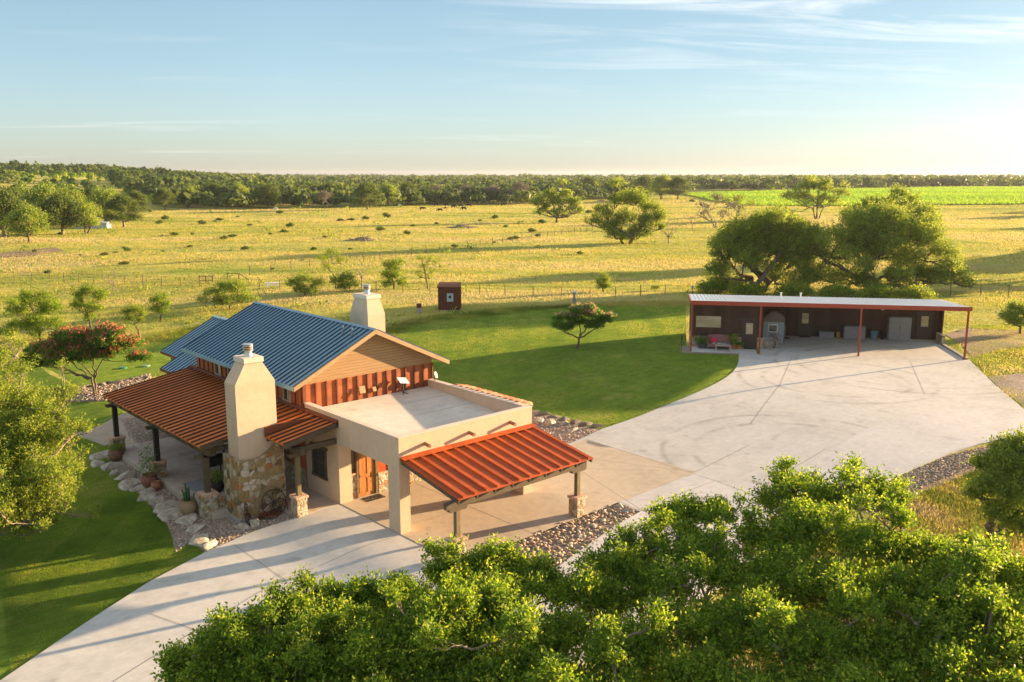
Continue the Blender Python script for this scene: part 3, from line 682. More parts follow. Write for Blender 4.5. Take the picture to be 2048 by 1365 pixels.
for sgn in (-1, 1):
    for y0, y1, zt, zb in ((RY0-.03, RY0, -.005, -.24), (RY0, 8.14, -.11, -.16)):
        xe = 4+sgn*4.8; pts = [(xe, y0), (4, y0), (4, y1), (xe, y1)]
        if sgn > 0: pts = [pts[1], pts[0], pts[3], pts[2]]
        m.hexa([(x, y, rz_(x)+zb) for x, y in pts], [(x, y, rz_(x)+zt) for x, y in pts])
m.build('rake_board', M['fascia'], house)
m = MB(); m.box(-.84, -.80, RY0, RY1, 5.25, 5.42); m.box(-.8, 0, 8.2, RY1, 5.28, 5.31); m.build('eave_fascia', M['blue'], house)
m = MB(); m.box(8.8, 8.84, RY0, RY1, 5.25, 5.42); m.build('eave_fascia', M['blue'], house)
for (x, y) in ((3.25, 9.55), (3.25, 8.65)):
    m = MB(); z = rz_(x); m.cyl((x, y, z-.05), (x, y, z+.38), .035, n=10); m.cyl((x, y, z-.02), (x, y, z+.1), .09, .045, n=10); m.build('vent_pipe', plain('grey_vent', (.25, .26, .27), .5), house)
# clerestory windows
for yc in (17.9, 16.2, 14.3, 12.2, 9.75):
    m = MB(); y0, y1 = yc-.33, yc+.33
    for b in ((-.07, -.001, y0-.08, y0, 4.25, 5.2), (-.07, -.001, y1, y1+.08, 4.25, 5.2), (-.075, -.001, y0-.09, y1+.09, 5.02, 5.2), (-.09, -.001, y0-.1, y1+.1, 4.2, 4.3)): m.box(*b)
    w_ = m.build('window', plain('window_trim', (.33, .29, .23), .7) if 'window_trim' not in bpy.data.materials else bpy.data.materials['window_trim'], house)
    m = MB(); m.box(-.03, -.002, y0, y1, 4.3, 5.02); m.build('pane', M['glass'], w_)
    m = MB(); m.box(-.045, -.031, y0+.02, y0+.3, 4.32, 5.0); m.build('blind', M['glassw'], w_)
# rear wing
def rz2(x): return 6.1-.5*abs(x-4)
m = MB(); m.prism([(.7, -.3), (7.4, -.3), (7.4, rz2(7.4)-.15), (4, 5.95), (.7, rz2(.7)-.15)], lambda p: (p[0], 21.0, p[1]), lambda p: (p[0], 26.9, p[1])); m.box(-.5, .7, 21.0, 24.2, -.3, 3.6); m.build('rear_wing_wall', M['stone'], house)
def seams2(xe, xr, y0, y1, parent):
    m = MB()
    for y in np.arange(y0+.1, y1, .415): m.bar((xe, y, rz2(xe)+.02), (xr, y, rz2(xr)+.02), .045, .05)
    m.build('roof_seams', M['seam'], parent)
for (xe, y0, y1) in ((.25, 24.6, 27.3), (-.85, 21.06, 24.6)):
    r_ = slope_roof('rear_roof', [(xe, y0, rz2(xe)), (4, y0, 6.1), (4, y1, 6.1), (xe, y1, rz2(xe))], M['blue'], house); seams2(xe, 3.9, y0, y1, r_)
r_ = slope_roof('rear_roof', [(4, 21.06, 6.1), (7.9, 21.06, rz2(7.9)), (7.9, 27.3, rz2(7.9)), (4, 27.3, 6.1)], M['blue'], house); seams2(7.9, 4.1, 21.06, 27.3, r_)
m = MB(); m.box(-.9, -.86, 21.06, 24.62, 3.5, 3.66); m.box(-.9, -.1, 24.6, 24.64, 3.5, 3.62); m.box(.2, .24, 24.6, 27.3, 4.05, 4.2); m.build('gutter', M['rustd'], house)
m = MB(); m.box(3.84, 4.16, 21.06, 27.32, 6.06, 6.15); m.build('ridge_cap', M['blue'], house)
m = MB(); m.cyl((2.2, 23.4, rz2(2.2)-.05), (2.2, 23.4, rz2(2.2)+.35), .035, n=10); m.build('vent_pipe', bpy.data.materials['grey_vent'], house)
# left porch roof (one plane falling to the left)
def pz(x): return 4.05+.165*x
def rust_roof(name, x0, x1, y0, y1, rib=.49):
    r_ = slope_roof(name, [(x0, y0, pz(x0)), (x1, y0, pz(x1)), (x1, y1, pz(x1)), (x0, y1, pz(x0))], M['rust'], house, .06)
    m = MB(); k = int(round((y1-y0)/rib))
    for i in range(k+1):
        y = y0+.04+(y1-y0-.08)*i/k
        m.hexa([(x0, y-.035, pz(x0)), (x1, y-.035, pz(x1)), (x1, y+.035, pz(x1)), (x0, y+.035, pz(x0))], [(x0, y-.02, pz(x0)+.065), (x1, y-.02, pz(x1)+.065), (x1, y+.02, pz(x1)+.065), (x0, y+.02, pz(x0)+.065)])
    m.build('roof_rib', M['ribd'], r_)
    for y in np.linspace(y0+.1, y1-.1, max(2, int((y1-y0)/1.2))): m = MB(); m.bar((x0+.03, y, pz(x0)-.15), (x1, y, pz(x1)-.15), .07, .16); m.build('rafter', M['wood'], r_)
    return r_
pr = rust_roof('porch_roof', -5.3, 0, 8.35, 21.8)
pr2 = rust_roof('porch_roof', -2.0, 0, 6.8, 8.33)
pr3 = rust_roof('porch_roof', -2.85, 0, 4.95, 6.72)
m = MB(); m.box(-.14, -.001, 4.9, 21.8, 4.0, 4.22); m.build('wall_flashing', M['rustd'], house)
m = MB(); m.box(-2.85, -.02, 6.72, 6.78, 3.5, 4.05); m.build('roof_edge_trim', M['rustd'], pr3)
m = MB(); m.box(-2.9, -.01, 4.9, 4.945, 3.35, 4.02)
m = MB(); m.hexa([(-2.85, 4.9, pz(-2.85)-.2), (0, 4.9, pz(0)-.2), (0, 4.945, pz(0)-.2), (-2.85, 4.945, pz(-2.85)-.2)], [(-2.85, 4.9, pz(-2.85)+.03), (0, 4.9, pz(0)+.03), (0, 4.945, pz(0)+.03), (-2.85, 4.945, pz(-2.85)+.03)]); m.build('barge_board', M['wood'], pr3)
m = MB(); m.hexa([(-5.3, 8.3, pz(-5.3)-.2), (-4.2, 8.3, pz(-4.2)-.2), (-4.2, 8.345, pz(-4.2)-.2), (-5.3, 8.345, pz(-5.3)-.2)], [(-5.3, 8.3, pz(-5.3)+.03), (-4.2, 8.3, pz(-4.2)+.03), (-4.2, 8.345, pz(-4.2)+.03), (-5.3, 8.345, pz(-5.3)+.03)]); m.build('barge_board', M['wood'], pr)
m = MB(); m.box(-5.1, -4.9, 8.2, 21.6, 2.78, 3.0); m.box(-4.9, 0, 8.45, 8.6, 2.8, 3.0); m.build('beam', M['wood'], pr)
m = MB(); m.box(-2.3, -.02, 5.1, 5.28, 3.0, 3.26); m.box(-2.2, -2.0, 4.6, 6.7, 3.0, 3.24); m.build('beam', M['wood'], pr3)
for (x, y, z0, h) in ((-4.95, 21.0, 0, .85), (-4.9, 15.0, 0, .85), (-5.0, 8.55, -.3, 1.2)): pier(x, y, z0, h, 2.78, pr, .66, .24, M['wood'] if y < 9 else M['dkpost'])
pier(-2.08, 5.18, -.05, 1.0, 3.0, pr3, .56, .2)
# walls under the porch
m = MB(); m.box(-.01, .01, 8.2, 20.9, 0, .9); m.build('stone_wainscot', M['stone_s'], house)
for yc in (10.5, 13.5, 18.5):
    m = MB(); m.box(-.06, -.012, yc-.6, yc+.6, 1.0, 2.4); w_ = m.build('window', M['wood'], house)
    m = MB(); m.box(-.075, -.061, yc-.5, yc+.5, 1.1, 2.3); m.build('pane', M['glass'], w_)
m = MB(); m.box(-.06, -.012, 15.6, 16.7, .02, 2.2); pd = m.build('porch_door', M['wood'], house)
# porch floor
m = MB(); m.box(-5.05, 0, 8.0, 21.6, -.5, 0.0); m.build('porch_floor', M['paver'], house)
m = MB(); m.box(-2.35, -.03, 5.03, 7.98, -.3, .015); m.box(-2.0, 0, 6.9, 7.98, -.3, .014); m.build('porch_step_floor', M['paver'], house)
m = MB(); m.box(-5.09, -5.052, 8.2, 21.6, -.5, -.06); m.build('porch_edge', M['path'], house)
m = MB(); m.box(-4.7, -4.1, 8.35, 8.75, -.4, .62); m.build('low_stone_wall', M['stone_s'], house)
# chimneys
def chimney(x0, x1, y0, y1, zb, zs, zt, tx, ty, stone_top=None):
    ch = MB()
    prof = lambda a, z: [(x0+tx*a, y0+ty*a, z), (x1-tx*a, y0+ty*a, z), (x1-tx*a, y1-ty*a, z), (x0+tx*a, y1-ty*a, z)]
    ch.hexa(prof(0, zb), prof(0, zs)); ch.hexa(prof(0, zs+.002), prof(1, zt)); c = ch.build('chimney', M['stucco'], house)
    cap = MB(); a = prof(1, zt); cap.box(a[0][0]-.07, a[1][0]+.07, a[0][1]-.07, a[2][1]+.07, zt, zt+.24); cap.build('chimney_cap', M['stucco2'], c, .015)
    cx = (x0+x1)/2; cy = (y0+y1)/2; z = zt+.24
    mt = bpy.data.materials.get('galvanised_steel') or plain('galvanised_steel', (.55, .56, .57), .35, .12, 4, .8)
    fl = MB(); fl.cyl((cx, cy, z-.02), (cx, cy, z+.16), .2, .17, 18); fl.cyl((cx, cy, z+.16), (cx, cy, z+.3), .17, .17, 18)
    for k in range(3): fl.cyl((cx, cy, z+.26+k*.1), (cx, cy, z+.30+k*.1), .235, .235, 18)
    fl.cyl((cx, cy, z+.54), (cx, cy, z+.58), .25, .22, 18); fl.build('flue_cap', mt, c)
    fi = MB(); fi.cyl((cx, cy, z+.3), (cx, cy, z+.54), .19, .19, 18); fi.build('flue_screen', M['rustd'], c)
    return c
c1 = chimney(-4.12, -2.15, 6.85, 7.95, -.3, 6.18, 7.12, .56, .08)
m = MB()
poly = [(-4.3, -.45), (-1.93, -.45), (-1.95, 3.3), (-2.25, 3.22), (-2.7, 2.85), (-3.2, 2.62), (-3.8, 2.62), (-4.28, 2.75)]
m.prism([(x, z) for x, z in poly], lambda p: (p[0], 6.68, p[1]), lambda p: (p[0], 8.28, p[1])); m.build('stone_base', M['stone'], c1)
m = MB()
m.box(-4.36, -1.87, 6.62, 8.34, -.45, -.12); m.build('chimney_footing', M['wallcap'], c1)
c2 = chimney(8.3, 9.55, 14.9, 16.9, .0, 7.15, 8.1, .16, .3)
# terracotta tile roof at the right side
m = MB(); TZ = 4.46
for i in range(12):
    y = .9+i*.44
    for j in range(2):
        xa = 7.98+j*.42; za = TZ-j*.1
        m.hexa([(xa, y, za-.1), (xa+.5, y, za-.22), (xa+.5, y+.42, za-.22), (xa, y+.42, za-.1)], [(xa, y+.1, za+.03), (xa+.5, y+.08, za-.07), (xa+.5, y+.34, za-.07), (xa, y+.32, za+.03)])
m.build('clay_tile_roof', gravel('clay_tile', [(0, (.36, .14, .07)), (.5, (.55, .25, .13)), (1, (.62, .42, .3))], 3), house)
m = MB(); m.box(7.955, 8.7, .9, 6.1, TZ-.5, TZ-.24); m.build('tile_roof_soffit', M['wood'], house)

# things on the flat roof, against the gable
M['white'] = plain('white_plastic', (.72, .71, .68), .45, .06); M['black'] = plain('black_metal', (.025, .025, .027), .55, .3); M['grey'] = plain('grey_plastic', (.26, .255, .26), .6, .12)
d = thing('satellite_antenna', 'white flat rectangular antenna tilted on a pole above the flat roof', 'antenna', (5.75, 7.75, 4.03))
m = MB(); m.hexa([(-.29, -.18, .62), (.26, -.24, .52), (.31, .18, .75), (-.24, .22, .85)], [(-.29, -.19, .65), (.26, -.25, .55), (.31, .17, .78), (-.24, .21, .88)]); m.build('panel', M['white'], d)
m = MB(); m.cyl((0, 0, -.05), (0, 0, .7), .03, n=8); m.bar((0, 0, .1), (.15, -.3, -.03), .03); m.bar((0, 0, .1), (-.15, -.3, -.03), .03); m.build('pole', M['black'], d)
for k, (x, z, w, lab) in enumerate(((3.3, 4.42, .36, 'larger square tan utility panel leaning against the rust gable wall'), (4.05, 4.4, .22, 'smaller square tan utility panel on the rust gable wall'))):
    d = thing('utility_panel', lab, 'panel', (x, 7.98, z)); m = MB(); m.hexa([(-w/2, -.12, 0), (w/2, -.12, 0), (w/2, -.06, 0), (-w/2, -.06, 0)], [(-w/2, -.02, w), (w/2, -.02, w), (w/2, .04, w), (-w/2, .04, w)]); m.build('face', M['fascia'], d, .01)
    m = MB(); m.bar((0, 0, .1), (0, .12, .1), .05); m.build('bracket', M['black'], d)
d = thing('satellite_dish', 'small round satellite dish at the back corner of the parapet', 'satellite dish', (7.78, 7.6, CZ+.03))
m = MB(); m.lathe([(.02, 0), (.12, .02), (.2, .07), (.21, .08), (.12, .05), (.02, .03)], n=18); o = m.build('dish', M['grey'], d, smooth=True); o.location = (0, 0, .3); o.rotation_euler = (R(70), 0, R(30))
m = MB(); m.cyl((0, 0, 0), (0, .03, .3), .025, n=8); m.bar((0, 0, .3), (-.12, -.25, .33), .02); m.build('mast', M['black'], d)

d = thing('door_mat', 'dark patterned doormat in front of the wooden front door', 'doormat', (1.65, 4.62, .014)); m = MB(); m.box(-.5, .5, -.3, .3, 0, .02); m.build('mat', gravel('mat_weave', [(0, (.02, .02, .02)), (.6, (.04, .04, .035)), (1, (.25, .22, .16))], 16), d)
# wagon wheels by the chimney
def wheel(label, loc, r, rz, tilt, mat, group=None, spokes=12, name='wagon_wheel'):
    t = thing(name, label, 'wheel', loc, rz, group); rot = Matrix.Rotation(tilt, 3, 'X')
    m = MB(); m.torus((0, 0, 0), r, .025, n=28, tilt=rot); o = m.build('rim', mat, t); o.location = (0, 0, r*math.cos(tilt))
    m = MB()
    for k in range(spokes):
        a = 2*PI*k/spokes; m.bar(rot @ Vector((.05*math.cos(a), 0, .05*math.sin(a))), rot @ Vector((r*math.cos(a), 0, r*math.sin(a))), .022)
    o = m.build('spokes', mat, t); o.location = (0, 0, r*math.cos(tilt))
    m = MB(); m.cyl(rot @ Vector((0, -.1, 0)), rot @ Vector((0, .1, 0)), .06, n=12); o = m.build('hub', mat, t); o.location = (0, 0, r*math.cos(tilt)); return t
iron = M['rustd']; irond = plain('dark_iron', (.04, .03, .025), .7, .3)
b = at(532, 1020, .03); wheel('larger iron wagon wheel leaning on the stone face of the chimney', (-2.75, 6.38, -.2), .62, 0, R(-14), irond, spokes=12)
b = at(543, 1022, .03); wheel('smaller iron wagon wheel leaning in front of the larger one', (-2.6, 6.1, -.2), .42, R(4), R(-14), irond, spokes=8)
wheel('iron wheel standing beside the left corner of the chimney', (-4.1, 6.35, -.3), .5, R(55), R(-10), irond, spokes=10)
for (px, py, lab) in ((463, 1042, 'left rusty disc edge leaning by the chimney corner'),):
    p = at(px, py-10, .03)
def disc(px, py, r, lab):
    p = at(px, py, .12); t = thing('steel_disc', lab, 'disc', p); m = MB(); m.lathe([(.02, .0), (r*.7, .01), (r, .05), (r, .065), (r*.7, .03), (.02, .02)], n=24); m.build('disc', M['rustd'], t, smooth=True)
disc(507, 1034, .52, 'rusty steel disc lying in gravel, left of the pair by the chimney'); disc(540, 1029, .5, 'rusty steel disc lying in gravel, right of the pair by the chimney')
p = at(488, 1040, .03); t = thing('garden_stake', 'thin iron plant stake standing in the gravel at the chimney corner', 'stake', p); m = MB(); m.cyl((0, 0, -.1), (0, 0, 1.1), .015, n=6); m.lathe([(.01, 1.1), (.05, 1.15), (.01, 1.22)], n=8); m.build('rod', irond, t)

# ------------------------------------------------------------------ foliage tools
def unit(v): return v/np.maximum(np.linalg.norm(v, axis=-1, keepdims=True), 1e-9)
def leafmesh(name, P, L, mat, parent, tint, dirs=None, wr=.5, up=.25, g=rng):
    n = len(P); d = unit(g.normal(size=(n, 3))+np.array([0, 0, up])+(0 if dirs is None else dirs))
    s = unit(np.cross(d, g.normal(size=(n, 3)))); L = L*g.uniform(.7, 1.3, n); L = L[:, None]
    V = np.stack([P, P+d*L*.5+s*L*wr*.5, P+d*L, P+d*L*.5-s*L*wr*.5], 1).reshape(-1, 3)
    return npmesh(name, V, np.arange(4*n).reshape(n, 4), mat, parent, tint)
def tubes(segs, mat, name, parent, k=6):
    """segs: list of (points (n,3), radii (n))"""
    V = []; Fa = []; base = 0
    for pts, rad in segs:
        pts = np.asarray(pts, float); n = len(pts); d = np.gradient(pts, axis=0); d = unit(d)
        u = unit(np.cross(d, np.array([.31, .92, .2]))); w = np.cross(d, u); a = np.arange(k)*2*PI/k
        ring = pts[:, None]+np.asarray(rad)[:, None, None]*(u[:, None]*np.cos(a)[None, :, None]+w[:, None]*np.sin(a)[None, :, None])
        V.append(ring.reshape(-1, 3)); i, j = np.meshgrid(np.arange(n-1), np.arange(k), indexing='ij')
        Fa.append(np.stack([i*k+j, i*k+(j+1) % k, (i+1)*k+(j+1) % k, (i+1)*k+j], -1).reshape(-1, 4)+base); base += n*k
    return npmesh(name, np.vstack(V), np.vstack(Fa), mat, parent, smooth=True)
def curve(a, b, bow, n, g):
    a = np.array(a, float); b = np.array(b, float); t = np.linspace(0, 1, n)[:, None]; m_ = (a+b)/2+np.array(bow)
    c = (1-t)**2*a+2*t*(1-t)*m_+t*t*b
    w = g.normal(size=(n, 3))*np.linalg.norm(b-a)*.02; w[0] = 0; w[-1] = 0; return c+w
def tree(name, label, cat, base, lobes, n, L, leafm, barkm, tr, group=None, seed=1, cl=.28, perc=34, trunks=1, fork=.3, twigs=7, fl=None, flat=.6, wr=.5, shell=.45, spiky=False):
    """lobes: (x, y, z, r, rz) relative to base; n leaves shared by volume"""
    g = np.random.default_rng(seed); t = thing(name, label, cat, base, 0, group)
    lob = np.array([l if len(l) == 5 else (*l, l[3]*flat) for l in lobes], float)
    vol = lob[:, 3]**2; vol = vol/vol.sum(); P = []; T = []; D = []; segs = []
    top = lob[:, 2].mean()*fork
    bases = [np.array([g.normal()*tr*1.4*(trunks > 1), g.normal()*tr*1.4*(trunks > 1), -.15]) for _ in range(trunks)]
    cxy = lob[:, :2].mean(0)
    forks = []; limbs = []
    for b_ in bases:
        f_ = np.array([b_[0]*2+cxy[0]*.2+g.normal()*tr, b_[1]*2+cxy[1]*.2+g.normal()*tr, top*g.uniform(.8, 1.2)]); forks.append(f_)
        segs.append((curve(b_, f_, (0, 0, 0), 6, g), np.linspace(tr*1.25, tr*.85, 6)/math.sqrt(trunks)))
    for i, l in enumerate(lob):
        c = l[:3]; nc = max(3, int(n*vol[i]/perc)); q = unit(g.normal(size=(nc, 3))); q[:, 2] = np.where(q[:, 2] < -.35, -q[:, 2]*.6, q[:, 2])
        rad = g.uniform(shell, 1.0, nc)**.7*g.uniform(.85, 1.12, nc); cc = c+q*rad[:, None]*np.array([l[3], l[3], l[4]])
        lum = g.uniform(0, 1, nc)
        k = perc; off = g.normal(size=(nc, k, 3))*np.array([1, 1, .7])*cl*g.uniform(.6, 1.3, nc)[:, None, None]
        if spiky:
            ax = unit(q+np.array([0, 0, .8])+.5*g.normal(size=(nc, 3))); off = off*.62+ax[:, None]*(g.uniform(-.6, 1, (nc, k))*cl*g.uniform(.8, 4.6, nc)[:, None])[..., None]
        P.append((cc[:, None]+off).reshape(-1, 3)); T.append(np.clip(.55*lum[:, None]+.45*g.uniform(0, 1, (nc, k)), 0, 1).ravel()); D.append(np.repeat(q*.5, k, 0))
        mid = c-np.array([0, 0, l[4]*.35]); step = 9 if spiky else 3; na_ = math.ceil(len(lob)/step)
        r0 = tr*.62/math.sqrt(max(1, na_/4))
        if i % step == 0:
            f_ = forks[(i//step) % trunks]; h_ = np.hypot(*(c-f_)[:2]); cu = curve(f_-np.array([0, 0, .1]), mid, (g.normal()*.12*h_, g.normal()*.12*h_, -.1*h_+.1), 11, g); segs.append((cu, np.linspace(r0*1.25, r0*.35, 11))); limbs.append(cu)
        else:
            L0 = np.concatenate(limbs[-6:]); w0 = np.linalg.norm(L0-mid, axis=1)+g.uniform(0, .5, len(L0))*l[3]+2.0*np.maximum(0, L0[:, 2]-mid[2]); q0 = L0[np.argmin(w0)]; r0 *= .6
            cu = curve(q0, mid, g.normal(size=3)*.1*np.linalg.norm(mid-q0), 9, g); segs.append((cu, np.linspace(r0, r0*.35, 9))); limbs.append(cu[2:7])
        for w in range(twigs):
            e = cc[g.integers(nc)]; s0 = cu[g.integers(4, 9)]; segs.append((curve(s0, e, g.normal(size=3)*l[3]*.12, 6, g), np.linspace(r0*.34, r0*.07, 6)))
    tubes(segs, barkm, 'trunk', t)
    P = np.vstack(P); T = np.concatenate(T); D = np.vstack(D)
    leafmesh('crown', P, L, leafm, t, T, D, wr, g=g)
    if fl:
        fm, nf, fs, zmin = fl; k = P[:, 2] > zmin; Q = P[k]; Q = Q[g.integers(len(Q), size=nf)]; zz = Q[:, 2]
        Q = np.repeat(Q+np.array([0, 0, .1]), 7, 0)+g.normal(size=(nf*7, 3))*fs*.6
        leafmesh('blossom', Q, fs, fm, t, np.repeat(g.uniform(0, 1, nf), 7), None, .6, 1.0, g=g)
    return t
def dome(W_, H, n, seed, z0=.35, r=.33):
    """lobe set of a spreading crown: width, height"""
    g = np.random.default_rng(seed); out = []
    for i in range(n):
        a = i*2.399+g.uniform(-.3, .3); q = math.sqrt((i+.4)/n); x = W_/2*(1-r*.8)*q*math.cos(a); y = W_/2*(1-r*.8)*q*math.sin(a)
        z = H*(z0+(1-z0)*.78*math.sqrt(max(0, 1-q*q*.85)))*g.uniform(.9, 1.05); out.append((x, y, z-.0, W_*r*.5*g.uniform(.8, 1.2), H*.16*g.uniform(.8, 1.2)))
    return out

# ------------------------------------------------------------------ foreground live oaks
def px_lobes(lst, base):
    out = []
    for (px, py, z, r) in lst:
        py += 16 if py < 1150 else 0; p = at(px, py, z=z)
        out.append((p[0]-base[0], p[1]-base[1], z-base[2]-.15*r, r*.95, r*.6))
        for k in range(9 if r < .78 else 8):
            o = np.array([max(-1.1, min(1.1, rnd.gauss(0, .66)))*r, max(-1.1, min(1.1, rnd.gauss(0, .66)))*r, max(-.8, min(.8, rnd.gauss(0, .5)))*r]); q = rnd.uniform(.16, .42)*r; out.append((p[0]-base[0]+o[0], p[1]-base[1]+o[1], z-base[2]+o[2], q, q*rnd.uniform(.6, 1.3)))
    return out
fg = [
 ('live oak at the lower left, its pale leaves over the driveway edge', [(365, 1330, 4.6, .55), (430, 1290, 5.0, .6), (505, 1262, 5.3, .65), (470, 1340, 4.8, .8), (590, 1225, 5.6, .6), (570, 1310, 5.2, .9), (660, 1235, 5.4, .7), (650, 1330, 5.0, 1.0), (740, 1290, 5.2, .9), (390, 1375, 4.2, .8), (520, 1400, 4.6, 1.1), (680, 1420, 4.8, 1.1)]),
 ('live oak in front of the carport, reaching the near stone pier', [(745, 1205, 5.3, .6), (715, 1200, 5.2, .5), (800, 1190, 5.5, .65), (850, 1240, 5.4, .9), (905, 1150, 5.4, .7), (965, 1115, 5.5, .6), (1030, 1120, 5.3, .55), (990, 1190, 5.5, .9), (930, 1270, 5.2, 1.1), (1070, 1170, 5.2, .7), (830, 1330, 5.0, 1.1), (1000, 1350, 5.0, 1.2), (900, 1420, 4.6, 1.2)]),
 ('live oak overlapping the concrete lane below the gravel bed', [(1150, 1185, 5.1, .7), (1230, 1115, 5.3, .75), (1290, 1085, 5.5, .7), (1365, 1010, 5.8, .75), (1430, 1010, 5.9, .65), (1400, 1080, 5.6, .9), (1320, 1165, 5.4, 1.0), (1220, 1200, 5.1, .9), (1120, 1275, 5.0, 1.0), (1460, 1150, 5.5, .9), (1260, 1290, 5.1, 1.1), (1100, 1370, 4.8, 1.1), (1230, 1400, 4.8, 1.1), (1390, 1250, 5.2, 1.0)]),
 ('tallest sunlit live oak in front of the lane, right of the bottom centre', [(1540, 985, 6.0, .7), (1590, 950, 6.3, .7), (1650, 975, 6.3, .8), (1720, 960, 6.4, .65), (1775, 980, 6.2, .65), (1610, 1050, 6.0, 1.0), (1720, 1060, 6.2, 1.0), (1520, 1060, 5.8, .8), (1790, 1080, 6.0, .8), (1560, 1150, 5.7, 1.0), (1680, 1160, 5.8, 1.1), (1500, 1260, 5.3, 1.1), (1620, 1280, 5.4, 1.1), (1400, 1360, 5.0, 1.1), (1560, 1390, 4.9, 1.2)]),
 ('bright yellow green live oak filling the lower right corner', [(1850, 1100, 5.9, .7), (1920, 1110, 6.0, .8), (2000, 1130, 6.0, .8), (1880, 1180, 5.8, 1.0), (1790, 1210, 5.6, .9), (1980, 1210, 5.8, 1.1), (2070, 1160, 5.8, 1.0), (1760, 1300, 5.3, 1.1), (1900, 1290, 5.4, 1.1), (2030, 1300, 5.4, 1.1), (1720, 1390, 5.0, 1.1), (1880, 1400, 4.9, 1.2), (2060, 1410, 4.9, 1.2)]),
]
for i, (lab, lst) in enumerate(fg):
    c = np.mean([at(p[0], p[1], z=p[2])[:2] for p in lst], axis=0)+np.array([-.2, -1.0]); base = (c[0], c[1], gz(*c))
    tree('live_oak', lab, 'tree', base, px_lobes(lst, base), 125000, .098, M['lf_oak'], M['barkl'], .21, 'live oaks in the foreground', 20+i, .085, 13, 3, .35, 4, wr=.46, shell=.1, spiky=True)
# oaks at the sides
p = at(30, 1045); LT = [(-20, 900, 4.5, 2.0), (50, 860, 5.0, 1.7), (95, 920, 4.2, 1.4), (60, 780, 6.2, 1.5), (-30, 780, 6.5, 1.9), (40, 960, 3.6, 1.6), (110, 850, 5.0, 1.1), (-60, 980, 3.5, 1.9), (105, 970, 3.2, 1.0), (20, 720, 6.6, 1.0), (30, 1010, 2.6, 1.2), (-20, 1030, 2.2, 1.4), (85, 1005, 2.3, .8), (120, 905, 4.0, .8), (110, 945, 3.3, .7), (5, 690, 6.9, .9), (70, 815, 5.8, .9), (100, 800, 5.6, .6), (20, 900, 4.4, 1.8), (60, 940, 3.8, 1.3), (20, 840, 5.0, 2.3), (50, 950, 3.6, 1.9), (60, 880, 4.6, 1.6)]
tree('live_oak', 'big yellow green oak at the left edge reaching over the lawn', 'tree', tuple(p), px_lobes(LT, p), 150000, .088, M['lf_lime'], M['barkl'], .28, seed=31, cl=.085, perc=12, trunks=2, twigs=5, shell=.1, spiky=True, wr=.55)
p = at(2000, 1085); tree('live_oak', 'dark rounded oak at the right edge below the lane', 'tree', tuple(p), [(*(at(px, py, z=z)-p), r, r*.8) for px, py, z, r in
    ((2015, 935, 5.0, .8), (2060, 905, 5.4, 1.0), (1985, 975, 4.4, .6), (2040, 990, 4.3, 1.0), (2090, 960, 4.8, 1.2), (2005, 1030, 3.5, .7), (2065, 1055, 3.1, 1.0), (1965, 930, 4.9, .4), (1950, 990, 4.0, .35), (2000, 900, 5.4, .4))], 60000, .10, M['lf_dark'], M['bark'], .2, seed=32, cl=.10, perc=13, trunks=2, twigs=6, shell=.2, spiky=True)
# big oaks behind the garage
def oak_px(label, bx, by, lst, n, L, seed, name='live_oak', leafm=None, trunks=2, tr=.35, group=None, cl=.5, perc=30, shell=.35, spiky=False, cat='tree', barkm=None, twigs=8, fork=.3):
    """lobes given by pixel offset, all at the depth of the base"""
    b = at(bx, by, 0.0); dep = (b-CAM)@FWD; s = dep/F; g = np.random.default_rng(seed); L_ = []
    for (px, py, rp) in lst:
        r = rp*s; y = g.uniform(-.5, .5)*r*1.2; x = (px-bx)*s
        h = (by-py)*s*1.0
        L_.append((RT[0]*x+FH[0]*y, RT[1]*x+FH[1]*y, h, r*1.0, r*.9))
        if len(lst) > 5:
            for k in range(2):
                dx, dz, dy = g.normal()*r*.7, g.normal()*r*.55, g.normal()*r*.8; q = r*g.uniform(.45, .75); L_.append((RT[0]*(x+dx)+FH[0]*(y+dy), RT[1]*(x+dx)+FH[1]*(y+dy), max(h+dz, r*.5), q, q*.85))
    return tree(name, label, cat, tuple(b), L_, n, L, leafm or M['lf_dark'], barkm or M['bark'], tr, group, seed, cl, perc, trunks, fork, twigs, shell=shell, spiky=spiky)
oak_px('wide dark oak behind the middle of the garage', 1760, 585, [(1720, 495, 52), (1810, 495, 54), (1765, 470, 52), (1640, 520, 34), (1670, 480, 38), (1720, 450, 40), (1780, 445, 42), (1830, 470, 36), (1870, 510, 34), (1900, 545, 28), (1650, 555, 30), (1740, 510, 44), (1810, 525, 40), (1700, 560, 34), (1790, 565, 32), (1620, 500, 24), (1860, 560, 28), (1920, 560, 18)], 115000, .23, 41, tr=.5, trunks=3, spiky=True, cl=.24, perc=16, twigs=4)
oak_px('rounded dark oak behind the left part of the garage', 1510, 583, [(1500, 495, 46), (1565, 490, 46), (1530, 475, 44), (1440, 500, 30), (1470, 465, 34), (1520, 450, 36), (1570, 455, 34), (1605, 480, 28), (1430, 545, 28), (1480, 510, 36), (1540, 500, 38), (1590, 520, 32), (1460, 570, 26), (1550, 560, 30), (1620, 555, 26)], 100000, .23, 42, tr=.5, trunks=3, spiky=True, cl=.24, perc=16, twigs=4)
oak_px('far dark oak crown rising between the two oaks behind the garage', 1770, 520, [(1700, 432, 24), (1740, 419, 28), (1790, 417, 28), (1830, 428, 26), (1770, 438, 34), (1720, 440, 26), (1840, 440, 22), (1800, 460, 30), (1750, 470, 28)], 30000, .34, 43, tr=.4, spiky=True, cl=.35, perc=16, twigs=4)
